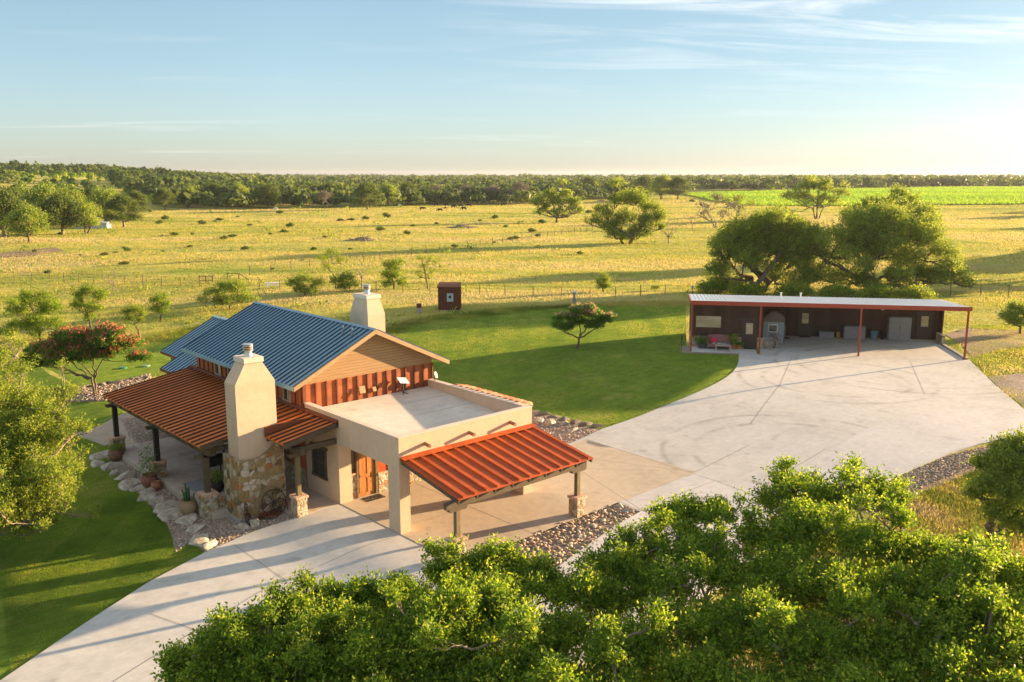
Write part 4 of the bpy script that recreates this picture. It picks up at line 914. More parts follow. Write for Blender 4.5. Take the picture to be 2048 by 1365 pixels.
# low brush under the oaks
for i, (x, y, r, lab) in enumerate(((1430, 575, 22, 'green brush under the left oak by the garage corner'), (1500, 580, 24, 'brush behind the garage roof under the left oak'), (1590, 582, 26, 'brush in the gap between the oaks behind the garage'), (1670, 584, 28, 'brush under the wide oak, left side'), (1750, 586, 28, 'brush under the wide oak, middle'), (1830, 590, 26, 'yellow green brush at the right end of the oaks'))):
    oak_px(lab, x, y+12, [(x-20, y+4, r*.62), (x+18, y+4, r*.6), (x, y, r*.66)], 4500, .22, 50+i, 'brush', M['lf_oak'] if i < 5 else M['lf_lime'], 2, .1, cl=.4, cat='bush', group='brush behind the garage')
# pasture oaks
oak_px('big spreading oak in the middle of the pasture', 1255, 488, [(1205, 425, 20), (1235, 405, 22), (1270, 400, 24), (1300, 420, 22), (1215, 455, 18), (1250, 440, 26), (1290, 450, 22), (1315, 440, 14), (1230, 472, 20), (1270, 475, 20), (1195, 445, 12), (1325, 455, 8)], 42000, .30, 61, tr=.4, trunks=3, cl=.28, perc=14, shell=.3, spiky=True, twigs=5)
oak_px('airy spreading oak on the far pasture left of the big one', 1112, 446, [(1080, 405, 12), (1100, 392, 15), (1130, 392, 15), (1150, 405, 12), (1090, 420, 10), (1115, 408, 16), (1145, 420, 10), (1075, 425, 6), (1160, 420, 6)], 8000, .55, 62, tr=.45, cl=.6, shell=.4)
oak_px('leafless grey tree with leafy base by the crop field', 1435, 456, [(1410, 415, 14), (1435, 400, 18), (1460, 415, 14), (1400, 430, 10), (1445, 430, 12)], 1200, .5, 63, 'bare_tree', M['lf_gray'], tr=.3, twigs=16, barkm=M['barkg'])
oak_px('half bare grey tree at the corner of the crop field', 1478, 433, [(1462, 405, 12), (1480, 400, 14), (1497, 408, 12), (1478, 420, 12)], 1500, .5, 64, 'bare_tree', M['lf_dark'], tr=.3, twigs=14, barkm=M['barkg'])
oak_px('clump of tall slender oaks between pasture and crop field', 1632, 438, [(1575, 395, 14), (1600, 380, 18), (1630, 375, 18), (1655, 380, 16), (1680, 390, 14), (1560, 420, 12), (1610, 400, 16), (1645, 400, 14), (1665, 405, 10)], 9000, .6, 65, tr=.35, trunks=5, cl=.6, fork=.5)
def dead(label, bx, by, tips, seed, tr=.16, name='dead_tree'):
    b = at(bx, by, 0.0); s = ((b-CAM)@FWD)/F; g = np.random.default_rng(seed); t = thing(name, label, 'tree', tuple(b)); segs = []
    f_ = np.array([0, 0, (by-tips[0][2])*s]) if len(tips[0]) == 3 else None
    fk = np.array([0, 0, tips[0][2]*s]); segs.append((curve((0, 0, -.2), fk, (0, 0, 0), 6, g), np.linspace(tr*1.2, tr*.8, 6)))
    for (px, py) in tips[1]:
        e = np.array([RT[0]*(px-bx)*s, RT[1]*(px-bx)*s, (by-py)*s])+np.append(FH*g.normal()*.6, 0); c = curve(fk, e, g.normal(size=3)*.4, 9, g); segs.append((c, np.linspace(tr*.6, tr*.12, 9)))
        for k in range(3):
            q = c[g.integers(3, 8)]; segs.append((curve(q, q+g.normal(size=3)*np.array([.8, .8, .5])*s*14+np.array([0, 0, .4]), (0, 0, .1), 5, g), np.linspace(tr*.28, tr*.06, 5)))
    tubes(segs, M['barkg'], 'trunk', t, 5); return t
dead('dead branching tree right of the big pasture oak', 1337, 488, [(0, 0, 12), [(1322, 462), (1332, 440), (1345, 445), (1358, 440), (1315, 455), (1360, 450)]], 71)
dead('small dead tree between the pasture oak and the bare tree', 1385, 462, [(0, 0, 14), [(1368, 425), (1390, 430), (1402, 440), (1378, 432)]], 72, .14)
dead('small bare tree on the left part of the pasture near the fence', 227, 580, [(0, 0, 8), [(210, 550), (222, 545), (240, 535), (232, 548), (213, 556)]], 73, .08)
dead('bare little tree with twisted twigs behind the far chimney', 724, 578, [(0, 0, 20), [(708, 540), (720, 535), (738, 530), (735, 548), (712, 552)]], 74, .09)
# shrubs and small trees between the house and the pasture
mids = [
 ('leaning mesquite tree behind the house roof', 672, 580, [(648, 520, 16), (668, 508, 18), (685, 522, 14), (655, 535, 12)], 3600, .13, 'lf_lime', 'mesquite_tree'),
 ('dark low juniper left of the leaning mesquite', 610, 592, [(590, 568, 18), (612, 562, 20), (635, 570, 18), (600, 582, 16), (625, 584, 16)], 9000, .14, 'lf_dark', 'juniper_bush'),
 ('dark low juniper under the mesquite tree', 688, 584, [(672, 565, 16), (692, 560, 18), (706, 570, 14), (685, 576, 14)], 7000, .14, 'lf_dark', 'juniper_bush'),
 ('upright bushy juniper right of the bare little tree', 788, 578, [(778, 530, 13), (795, 528, 13), (775, 552, 16), (795, 555, 18), (788, 540, 16), (802, 568, 12), (775, 570, 12)], 9000, .14, 'lf_oak', 'juniper_bush'),
 ('airy young tree left of the outhouse', 856, 578, [(845, 520, 11), (862, 517, 11), (872, 527, 10), (850, 535, 12), (866, 543, 10), (840, 552, 8), (858, 556, 9)], 3400, .12, 'lf_lime', 'young_tree'),
 ('round dark juniper bush directly behind the blue roof', 460, 618, [(430, 588, 20), (455, 575, 24), (482, 580, 22), (440, 605, 20), (470, 602, 24), (492, 598, 16)], 18000, .13, 'lf_dark', 'juniper_bush'),
 ('small round tree with thin trunk left of the juniper', 322, 642, [(312, 605, 14), (326, 598, 15), (335, 612, 13), (315, 620, 13), (328, 625, 12)], 5000, .12, 'lf_oak', 'young_tree'),
 ('small pruned tree with bright yellow green crown', 280, 682, [(258, 625, 12), (275, 622, 14), (290, 628, 11), (262, 638, 10), (284, 640, 9)], 4200, .11, 'lf_lime', 'young_tree'),
 ('medium dark oak sapling behind the flowering mimosa', 182, 658, [(170, 590, 16), (188, 580, 16), (202, 600, 16), (165, 612, 15), (190, 615, 18), (180, 635, 13)], 9000, .13, 'lf_oak', 'young_tree'),
 ('wide shaggy oak left of the sapling', 80, 680, [(40, 625, 24), (75, 605, 26), (110, 620, 24), (30, 655, 20), (70, 650, 28), (115, 650, 20), (60, 590, 12), (95, 590, 10)], 20000, .14, 'lf_oak', 'young_tree'),
 ('upright dark juniper by the fence between mimosa and garage', 1206, 585, [(1200, 565, 11), (1212, 562, 11), (1205, 553, 9), (1204, 575, 12), (1215, 574, 10)], 7000, .11, 'lf_dark', 'juniper_bush'),
 ('green oak shrub at the right edge beyond the garage', 2040, 668, [(2010, 635, 18), (2035, 622, 22), (2060, 630, 20), (2025, 645, 18), (2055, 650, 20)], 12000, .14, 'lf_dark', 'oak_shrub')]
for i, (lab, bx, by, ls, n, L, lm, nm) in enumerate(mids):
    oak_px(lab, bx, by, ls, n, L, 80+i, nm, M[lm], 1, .09, cl=.11, perc=11, shell=.25, spiky=True, cat='bush' if 'bush' in nm or 'shrub' in nm else 'tree', twigs=8, fork=.45)
oak_px('small yellowish weed bush at the fence left of the garage', 1312, 582, [(1308, 577, 6), (1317, 576, 6)], 900, .12, 98, 'bush', M['lf_lime'], 1, .03, cl=.15, cat='bush')
# mimosas
def mim(label, bx, by, lst, n, seed, fl, L=.13):
    b = at(bx, by, 0.05); s = ((b-CAM)@FWD)/F; g = np.random.default_rng(seed); L_ = []
    for (px, py, rp) in lst:
        r = rp*s; x = (px-bx)*s; y = g.uniform(-1, 1)*r; L_.append((RT[0]*x+FH[0]*y, RT[1]*x+FH[1]*y, (by-py)*s, r*1.05, r*.62))
    return tree('mimosa_tree', label, 'tree', tuple(b), L_, n, L, M['lf_mim'], M['bark'], .1, None, seed, .15, 22, 2 if seed == 101 else 1, .38, 3, fl=fl, wr=.6, shell=.2)
mim('mimosa tree with pink blossoms in the gravel bed left of the porch', 192, 790, [(70, 705, 26), (110, 695, 30), (150, 690, 34), (190, 685, 34), (230, 678, 30), (255, 690, 24), (130, 675, 24), (170, 668, 26), (215, 665, 24), (245, 660, 18), (272, 718, 17), (295, 716, 10), (60, 720, 16), (130, 712, 22), (110, 724, 22), (160, 716, 26), (208, 708, 26), (240, 700, 20), (85, 728, 16), (180, 700, 28)], 60000, 101, (M['flower'], 3200, .095, 2.8))
mim('rounded mimosa tree with pale pink blossoms alone on the back lawn', 1155, 698, [(1118, 650, 14), (1135, 635, 16), (1160, 625, 18), (1185, 628, 17), (1208, 640, 15), (1130, 655, 16), (1160, 645, 22), (1190, 650, 18), (1115, 638, 9), (1215, 632, 9), (1150, 618, 12), (1178, 614, 10)], 22000, 102, (M['flower2'], 620, .085, 2.8))

# ------------------------------------------------------------------ outhouse
p = at(919, 622, 0.0); sc = ((p-CAM)@FWD)/F; 
oh = thing('outhouse', 'small red brown outhouse with crescent moon door panel', 'outhouse', tuple(p), math.atan2(*(RT[:2][::-1]))+R(-4))
w_, d_, h1, h0 = 43*sc, 1.5, 52*sc, 46*sc
m = MB(); m.hexa([(-w_, 0, .0), (0, 0, .0), (0, d_, .0), (-w_, d_, .0)], [(-w_, 0, h0), (0, 0, h0), (0, d_, h1), (-w_, d_, h1)]); m.build('wall', rust('red_brown_boards', (.15, .045, .022), (.10, .03, .016), (.19, .06, .03)), oh)
m = MB()
for k in range(8): x = -w_+.02+k*(w_-.06)/7; m.box(x, x+.04, -.03, 0, 0, h0-.02)
for k in range(6): y = .03+k*(d_-.1)/5; m.box(0, .03, y, y+.04, 0, h0-.02)
m.build('batten', M['rustd'], oh)
m = MB(); m.hexa([(-w_-.08, -.12, h0), (.08, -.12, h0), (.08, d_+.1, h1+.03), (-w_-.08, d_+.1, h1+.03)], [(-w_-.08, -.12, h0+.14), (.08, -.12, h0+.14), (.08, d_+.1, h1+.12), (-w_-.08, d_+.1, h1+.12)]); m.build('roof', M['rustd'], oh)
m = MB(); m.box(-w_*.58, -w_*.28, -.07, -.031, h0*.40, h0*.76); pn = m.build('door_panel', plain('pale_blue_board', (.40, .47, .50), .6, .1), oh)
def crescent():
    a = [(math.cos(t)*.17, math.sin(t)*.17) for t in np.linspace(R(60), R(300), 20)]; b_ = [(math.cos(t)*.14+.065, math.sin(t)*.15) for t in np.linspace(R(295), R(65), 20)]; return a+b_
m = MB(); cxm = -w_*.43; m.prism(crescent(), lambda q: (cxm+q[0], -.085, h0*.60+q[1]), lambda q: (cxm+q[0], -.071, h0*.60+q[1])); m.build('crescent_moon', M['black'], pn)
m = MB(); m.box(-w_-.1, .12, -.15, d_+.15, -.12, .06); m.build('base', M['wallcap'], oh)
p = at(838, 626, 0); t = thing('burn_barrel', 'short brick and concrete stub left of the outhouse', 'barrel', tuple(p)); m = MB(); m.cyl((0, 0, 0), (0, 0, .55), .28, n=14); m.build('concrete_ring', M['wallcap'], t); m = MB(); m.cyl((0, 0, .55), (0, 0, 1.0), .27, n=14); m.build('barrel', M['rustd'], t)
# ------------------------------------------------------------------ garage
gzp = gz(*gp(10, 4))+.09; garz = math.atan2(gu[1], gu[0])
gar = thing('open_garage', 'long dark brown open fronted garage with red trim and white metal roof', 'garage', (gO[0], gO[1], gzp), garz); gar.scale = (GK, GK, GK)
brown = rust('dark_brown_metal_siding', (.080, .042, .030), (.060, .033, .024), (.10, .055, .038), .6, 0, .45)
redt = plain('red_painted_steel', (.34, .065, .035), .5, .15); dk = plain('dark_brown_trim', (.07, .05, .04), .6, .2)
GL = 20.3; ER = 3.93
def grz(v): return ER-.068*v
m = MB(); m.box(.1, 5.7, 2.0, 2.12, 0, grz(2)-.12); m.box(.1, .22, 2.12, 8.3, 0, 3.3); m.box(5.58, 5.7, 2.12, 8.2, 0, 3.3); m.box(5.7, 20.6, 8.08, 8.2, 0, 3.3); m.box(20.48, 20.6, 7.3, 8.08, 0, 3.35); m.build('wall', brown, gar)
m = MB()
for x in np.arange(.3, 5.6, .45): m.box(x, x+.04, 1.975, 2.0, 0, grz(2)-.14)
m.build('siding_rib', brown, gar); m = MB()
for x in np.arange(5.9, 20.5, .45): m.box(x, x+.04, 8.055, 8.08, 0, 3.25)
m.build('siding_rib', brown, gar)
m = MB(); m.hexa([(-.05, 0, grz(0)-.03), (GL, 0, grz(0)-.03), (GL+.35, 8.5, grz(8.5)-.03), (-.05, 8.5, grz(8.5)-.03)], [(-.05, 0, grz(0)), (GL, 0, grz(0)), (GL+.35, 8.5, grz(8.5)), (-.05, 8.5, grz(8.5))])
gr = m.build('roof', plain('galvalume_roof', (.66, .70, .74), .36, .12, 2, .45), gar)
m = MB()
for x in np.arange(.1, GL, .3): m.bar((x, .02, grz(0)+.015), (x, 8.45, grz(8.45)+.015), .04, .035)
m.build('roof_rib', bpy.data.materials['galvalume_roof'], gr)
m = MB(); m.box(-.1, GL+.05, -.05, 0, ER-.28, ER+.04); m.hexa([(-.1, 0, ER-.25), (-.05, 0, ER-.25), (-.05, 8.5, grz(8.5)-.25), (-.1, 8.5, grz(8.5)-.25)], [(-.1, 0, ER+.04), (-.05, 0, ER+.04), (-.05, 8.5, grz(8.5)+.04), (-.1, 8.5, grz(8.5)+.04)]); m.build('fascia', redt, gar)
for x in (.06, 5.25, 12.6, 20.15):
    m = MB(); m.box(x-.06, x+.06, .02, .14, -.02, ER-.1); m.box(x-.1, x+.1, -.02, .18, -.02, .012); m.build('post', redt, gar)
m = MB(); m.box(0, 4.05, 1.86, 1.97, 0, .85); m.box(0, .1, 1.97, 4, 0, .85); m.build('stone_wainscot', M['stone_s'], gar)
m = MB(); m.box(5.25, 5.75, 1.86, 1.97, 0, .85); m.build('stone_wainscot', M['stone_s'], gar)
m = MB(); m.box(20.2, 20.45, 6.0, 7.6, 0, .75); m.build('stone_wing_wall', M['stone_s'], gar)
def gdoor(x0, x1, v, top):
    m = MB(); m.box(x0-.12, x0, v-.05, v-.003, 0, top+.12); m.box(x1, x1+.12, v-.05, v-.003, 0, top+.12); m.box(x0-.2, x1+.2, v-.06, v-.003, top, top+.18); fr = m.build('door', dk, gar)
    m = MB(); m.box(x0, x1, v-.025, v-.004, .02, top); m.build('leaf', dk, fr)
    m = MB(); m.box(x0+.22*(x1-x0), x0+.78*(x1-x0), v-.04, v-.026, top*.52, top*.93); m.build('pane', M['glassw'], fr)
    m = MB(); m.box(x0+.06, x0+.1, v-.08, v-.026, top*.45, top*.49); m.build('handle', M['black'], fr)
gdoor(4.15, 5.1, 1.975, 2.15); gdoor(9.3, 10.25, 8.05, 2.15); gdoor(18.85, 19.85, 8.05, 2.15)
m = MB(); m.box(.42, 2.42, 1.93, 1.972, 1.55, 2.5); gw = m.build('window', dk, gar); m = MB(); m.box(.45, 2.39, 1.915, 1.929, 1.58, 2.47); m.build('pane', M['glassw'], gw)
for x in (7.6, 9.2):
    m = MB(); m.cyl((x, 7.5, 3.3), (x, 7.5, 3.75), .06, n=10); m.cyl((x, 7.5, 3.75), (x, 7.5, 3.8), .1, n=10); m.build('roof_vent', M['white'], gar)
M['lamp'] = plain('lamp_glass', (.7, .62, .42), .3, .05)
m = MB(); m.cyl((15.6, 6.5, 3.0), (15.6, 6.5, 3.4), .02, n=6); m.lathe([(.5, 2.92), (.1, 3.02), (.04, 3.05)], (15.6, 6.5, 0), 18); lt = m.build('hanging_lamp', dk, gar)
m = MB(); m.lathe([(.02, 2.62), (.08, 2.66), (.13, 2.8), (.1, 2.92)], (15.6, 6.5, 0), 12); m.build('bulb', M['lamp'], lt)
m = MB(); m.box(20.2, 20.45, .1, 6.0, -.05, .1); m.build('slab_kerb', M['wallcap'], gar)
def gthing(name, lab, cat, u, v, rz=0, z=0, group=None):
    a = gp(u, v); t_ = thing(name, lab, cat, (a[0], a[1], gzp+z*GK), garz+rz, group); t_.scale = (GK, GK, GK); return t_
t = gthing('storage_cabinet', 'tall grey two door plastic storage cabinet against the garage wall', 'cabinet', 17.25, 7.6)
m = MB(); m.box(-.88, .88, -.35, .35, 0, 1.95); m.build('body', M['grey'], t, .02)
for sx in (-1, 1): m = MB(); m.box(sx*.02, sx*.84, -.38, -.352, .06, 1.88); m.build('door', M['grey'], t)
m = MB(); m.box(-.06, -.03, -.41, -.381, 1.05, 1.25); m.build('handle', M['black'], t)
t = gthing('storage_shed_box', 'low wide grey two door storage shed left of the steel post', 'storage box', 13.7, 7.6)
m = MB(); m.box(-.85, .85, -.35, .35, 0, 1.05); m.build('body', M['grey'], t, .02)
for sx in (-1, 1): m = MB(); m.box(sx*.02, sx*.82, -.38, -.352, .06, 1.0); m.build('door', M['grey'], t)
m = MB(); m.box(-.9, .9, -.4, .38, 1.05, 1.13); m.build('lid', plain('dark_grey_plastic', (.16, .16, .16), .6), t)
t = gthing('deck_box', 'small grey plastic deck box between garage door and wide shed', 'storage box', 11.5, 7.7)
m = MB(); m.box(-.58, .58, -.28, .28, 0, .5); m.build('body', M['grey'], t, .02); m = MB(); m.box(-.62, .62, -.32, .3, .5, .58); m.build('lid', bpy.data.materials['dark_grey_plastic'], t)
t = gthing('water_jug', 'small yellow brown drum beside the low grey shed', 'drum', 12.5, 7.8); m = MB(); m.lathe([(.14, 0), (.17, .1), (.17, .45), (.1, .52)], n=14); m.build('body', plain('ochre_plastic', (.42, .28, .10), .6), t, smooth=True)
t = gthing('trash_can', 'round blue grey trash can with lid and handles', 'trash can', 15.3, 7.6); m = MB(); m.lathe([(.26, 0), (.33, .72), (.36, .74)], n=18); m.build('bin', plain('blue_grey_plastic', (.13, .19, .24), .6), t); m = MB(); m.lathe([(.37, .74), (.36, .8), (.05, .86)], n=18); m.build('lid', plain('dark_blue_plastic', (.07, .09, .11), .6), t)
for sx in (-1, 1): m = MB(); m.box(sx*.34, sx*.44, -.08, .08, .58, .64); m.build('handle', bpy.data.materials['dark_blue_plastic'], t)
t = gthing('trash_can', 'narrow black bin right of the blue trash can', 'trash can', 16.05, 7.7); m = MB(); m.lathe([(.17, 0), (.2, .68), (.21, .7), (.05, .72)], n=14); m.build('bin', M['black'], t)
t = gthing('garden_hutch', 'weathered blue grey hutch with a small window and a rounded brown cover inside the garage', 'hutch', 6.75, 5.2, R(4))
whw = plain('weathered_blue_boards', (.36, .41, .43), .8, .25, 6)
m = MB(); m.prism([(-.85, 0), (.85, 0), (.86, 1.72), (-.86, 1.72)], lambda q: (q[0], -.5, q[1]), lambda q: (q[0], .5, q[1])); m.build('wall', whw, t)
m = MB(); m.prism([(-.9, 1.72), (.92, 1.62), (.97, 1.9), (.82, 2.2), (.45, 2.42), (0, 2.56), (-.35, 2.45), (-.75, 2.12)], lambda q: (q[0]*.98, -.54, q[1]), lambda q: (q[0], .55, q[1])); m.build('cover', plain('grey_brown_cover', (.20, .165, .14), .85), t, .05)
m = MB(); m.prism([(.86, .1), (1.0, .5), (1.02, 1.2), (.92, 1.62), (.86, 1.62)], lambda q: (q[0], -.45, q[1]), lambda q: (q[0], .45, q[1])); m.build('side_wrap', bpy.data.materials['grey_brown_cover'], t)
m = MB(); m.box(-.42, .35, -.56, -.502, .85, 1.55); pw_ = m.build('window', M['white'], t); m = MB(); m.box(-.33, .26, -.575, -.562, .93, 1.42); m.build('pane', M['glass'], pw_)
t = gthing('wall_sign', 'small tan plaque on the garage wall above the hutch', 'sign', 6.9, 8.0, 0, 2.5); m = MB(); m.box(-.42, .42, -.04, 0, 0, .5); m.build('board', plain('tan_plaque', (.30, .27, .20), .7), t); m = MB(); m.torus((0, -.05, .25), .16, .02, n=18); m.build('ring', dk, t)
bone = plain('bleached_wood', (.46, .40, .33), .85, .2)
a = gp(6.1, .9); 
def gwheel(lab, u, v, r, rz, tilt, z=0):
    a = gp(u, v); return wheel(lab, (a[0], a[1], gzp+z), r, garz+rz, tilt, bone, 'bleached wagon wheels by the hutch', 12)
gwheel('bleached wagon wheel leaning in front, left of the two by the hutch', 6.0, 1.5, .52, R(12), R(-12)); gwheel('bleached wagon wheel leaning behind, right of the two by the hutch', 6.35, 1.75, .5, R(-8), R(-16))
oakp = at(1545, 660)
t = gthing('potted_plant', 'grey green plant behind the wagon wheels', 'plant', 6.6, 2.3); m = MB(); m.lathe([(.16, 0), (.22, .35), (.2, .36), (.05, .34)], n=14); m.build('pot', dk, t)
leafmesh('foliage', rng.normal(size=(500, 3))*np.array([.25, .25, .28])+np.array([0, 0, .75]), .14, M['lf_gray'], t, rng.uniform(0, 1, 500), None, .4)
t = gthing('door_mat', 'black doormat at the cabin door of the garage', 'doormat', 4.65, 1.55); m = MB(); m.box(-.42, .42, -.2, .2, .0, .03); m.build('mat', M['black'], t)
t = gthing('door_mat', 'thin dark doormat at the middle garage door', 'doormat', 9.8, 7.75); m = MB(); m.box(-.45, .45, -.2, .2, .0, .03); m.build('mat', M['black'], t)
t = gthing('floor_mat', 'reddish brown mat lying right of the hutch', 'mat', 8.1, 6.8); m = MB(); m.box(-.35, .35, -.3, .3, .0, .04); m.build('mat', M['rustd'], t)
t = gthing('metal_glider_sofa', 'mauve upholstered outdoor loveseat in front of the cabin wall', 'loveseat', 2.2, 1.2)
mauve = plain('mauve_fabric', (.27, .15, .15), .85, .15)
m = MB(); m.prism([(-.85, .35), (.85, .35), (.88, .9), (.7, 1.05), (0, 1.1), (-.7, 1.05), (-.88, .9)], lambda q: (q[0], .28, q[1]), lambda q: (q[0], .4, q[1])); m.build('backrest', mauve, t, .02)
m = MB(); m.box(-.85, .85, -.35, .28, .2, .45); m.build('seat', mauve, t, .03)
for sx in (-1, 1): m = MB(); m.box(sx*.72, sx*.88, -.38, .3, .1, .66); m.build('armrest', mauve, t, .03)
t = gthing('cushion', 'bright pink cushion on the left of the loveseat', 'cushion', 1.85, 1.22, 0, .46); m = MB(); m.box(-.22, .22, -.06, .1, 0, .42); m.build('pillow', plain('hot_pink_fabric', (.78, .02, .10), .8, .1), t, .05)
t = gthing('throw_blanket', 'folded green and white blanket over the loveseat seat', 'blanket', 2.3, .95, 0, .455); m = MB(); m.box(-.55, .55, -.2, .15, 0, .04)
m.build('cloth', gravel('green_white_cloth', [(0, (.06, .2, .12)), (.5, (.7, .7, .68)), (1, (.75, .72, .7))], 4), t, .015)
t = gthing('coffee_table', 'small slatted wooden table before the loveseat', 'table', 2.55, .35); m = MB()
for k in range(4): m.box(-.6, .6, -.25+k*.13, -.15+k*.13, .42, .46)
m.build('tabletop', bone, t)
for sx in (-1, 1):
    for sy in (-1, 1): m = MB(); m.bar((sx*.55, sy*.2, 0), (sx*.55, sy*.2, .42), .05); m.build('leg', bone, t)
def planter(u, v, lab, r, potm, lm, hs=.5, n=700, pot=(.2, .38), name='potted_plant'):
    t = gthing(name, lab, 'plant', u, v); m = MB(); m.lathe([(r*.6, 0), (r, pot[1]*.8), (r*1.05, pot[1]), (r*.8, pot[1]), (.02, pot[1]*.9)], n=14); m.build('pot', potm, t, smooth=False)
    leafmesh('foliage', rng.normal(size=(n, 3))*np.array([r*.8, r*.8, hs*.35])+np.array([0, 0, pot[1]+hs*.45]), .13, lm, t, rng.uniform(0, 1, n), None, .4, .8)
terra = plain('terracotta', (.36, .16, .09), .8, .2, 6)
planter(.95, 1.2, 'leafy plant in a dark blue tub left of the loveseat', .42, bpy.data.materials['dark_blue_plastic'], M['lf_mim'], .5)
planter(3.35, 1.3, 'green plant in terracotta pot right of the loveseat', .26, terra, M['lf_dark'], .7)
planter(3.85, 1.35, 'small orange terracotta pot by the cabin door', .2, plain('orange_terracotta', (.5, .2, .05), .8), M['lf_mim'], .2, 200, (.2, .3))

# ------------------------------------------------------------------ pots on the gravel by the porch
def pot(px, py, s, lab, plant=None, pm=None, cat='pot', name='clay_pot', z=None):
    p = at(px, py, .03) if z is None else at(px, py, z=z); t = thing(name, lab, cat, tuple(p))
    m = MB(); m.lathe([(.18*s, 0), (.30*s, .12*s), (.38*s, .32*s), (.34*s, .52*s), (.27*s, .6*s), (.31*s, .66*s), (.27*s, .66*s), (.24*s, .58*s), (.02, .56*s)], n=22); m.build('pot', pm or terra, t, smooth=True)
    if plant:
        k, lm, hh = plant
        if k == 'cactus':
            m = MB()
            for i in range(11):
                a = rnd.uniform(0, 2*PI); r = rnd.uniform(0, .2)*s; h = rnd.uniform(.35, .8)*hh; m.cyl((r*math.cos(a), r*math.sin(a), .5*s), (r*2*math.cos(a), r*2*math.sin(a), .5*s+h), .05, .035, 7)
            m.build('cactus', lm, t, smooth=True)
        else:
            n = 500; leafmesh('foliage', rng.normal(size=(n, 3))*np.array([.2*s, .2*s, hh*.3])+np.array([0, 0, .6*s+hh*.45]), .12, lm, t, rng.uniform(0, 1, n), None, .35, 1.0)
tanpot = plain('tan_clay', (.34, .23, .14), .8, .2, 6); cact = plain('cactus_green', (.05, .13, .05), .7, .3, 8)
pot(233, 921, 1.15, 'wide brown pot at the far corner of the porch by the first pier', ('leaf', M['lf_dark'], .2), plain('brown_clay', (.22, .12, .075), .8))
pot(300, 975, 1.1, 'reddish pot with tall green plant beside the middle pier', ('leaf', M['lf_mim'], 1.5), plain('reddish_clay', (.26, .11, .07), .8))
pot(313, 980, .7, 'small round brown pot right of the tall plant pot', None, terra)
pot(378, 1029, 1.15, 'big tan pot with columnar cactus beside the near pier', ('cactus', cact, 1.1), tanpot)
pot(424, 1032, .9, 'dark iron kettle pot at the foot of the near pier', None, plain('dark_kettle', (.05, .045, .04), .7))
pot(559, 1003, .8, 'brown clay pot in the shade right of the chimney', None, terra, z=.02)
pot(435, 985, .9, 'dark spiky plant on the low stone wall behind the near pier', ('leaf', M['lf_dark'], .5), plain('dark_pot', (.05, .04, .035), .8), z=.3)
# patio furniture in the shade of the porch
def chair(lab, x, y, rz):
    t = thing('patio_chair', lab, 'chair', (x, y, 0), rz, 'patio chairs on the porch'); m = MB(); m.hexa([(-.25, -.25, .42), (.25, -.25, .42), (.25, .22, .4), (-.25, .22, .4)], [(-.25, -.25, .46), (.25, -.25, .46), (.25, .22, .44), (-.25, .22, .44)]); m.build('seat', M['black'], t)
    m = MB(); m.hexa([(-.25, .22, .42), (.25, .22, .42), (.25, .26, .42), (-.25, .26, .42)], [(-.24, .42, 1.0), (.24, .42, 1.0), (.24, .46, 1.0), (-.24, .46, 1.0)]); m.build('backrest', M['black'], t)
    for sx in (-1, 1):
        for a, b_ in (((sx*.23, -.23, .44), (sx*.26, -.28, 0)), ((sx*.23, .2, .44), (sx*.26, .35, 0))): m = MB(); m.bar(a, b_, .03); m.build('leg', M['black'], t)
chair('black metal chair at the open left side of the porch table', -3.75, 10.1, R(75)); chair('black metal chair between porch table and chimney', -2.8, 9.2, R(200)); chair('black metal chair on the house side of the porch table', -1.6, 10.8, R(-90))
t = thing('patio_table', 'dark round patio table under the porch roof behind the chimney', 'table', (-2.7, 10.4, 0)); m = MB(); m.cyl((0, 0, .7), (0, 0, .74), .65, n=24); m.build('tabletop', M['black'], t); m = MB(); m.cyl((0, 0, 0), (0, 0, .7), .05, n=10); m.cyl((0, 0, 0), (0, 0, .03), .3, n=16); m.build('pedestal', M['black'], t)
t = thing('candle_lantern', 'small cream lantern standing on the dark patio table', 'lantern', (-2.9, 10.2, .742)); m = MB(); m.lathe([(.07, 0), (.05, .05), (.07, .12), (.05, .2), (.02, .26)], n=12); m.build('body', plain('cream_ceramic', (.6, .5, .3), .6), t)
t = thing('barbecue_smoker', 'black barrel smoker standing farther back on the porch', 'smoker', (-2.7, 13.0, 0)); m = MB(); m.cyl((-.5, 0, .85), (.5, 0, .85), .32, n=18); m.build('barrel', M['black'], t, smooth=False); m = MB()
for sx in (-1, 1):
    for sy in (-1, 1): m.bar((sx*.4, sy*.15, .7), (sx*.45, sy*.28, 0), .05)
m.build('stand', M['black'], t); m = MB(); m.cyl((.55, 0, .9), (.55, 0, 1.6), .06, n=10); m.build('smoke_stack', M['black'], t)
t = thing('patio_rug', 'pale grey outdoor rug under the porch table', 'rug', (-3.2, 11.2, .004)); m = MB(); m.box(-1.3, 1.5, -1.9, 1.8, 0, .015); m.build('rug', plain('grey_rug', (.30, .31, .33), .95, .1, 8), t)

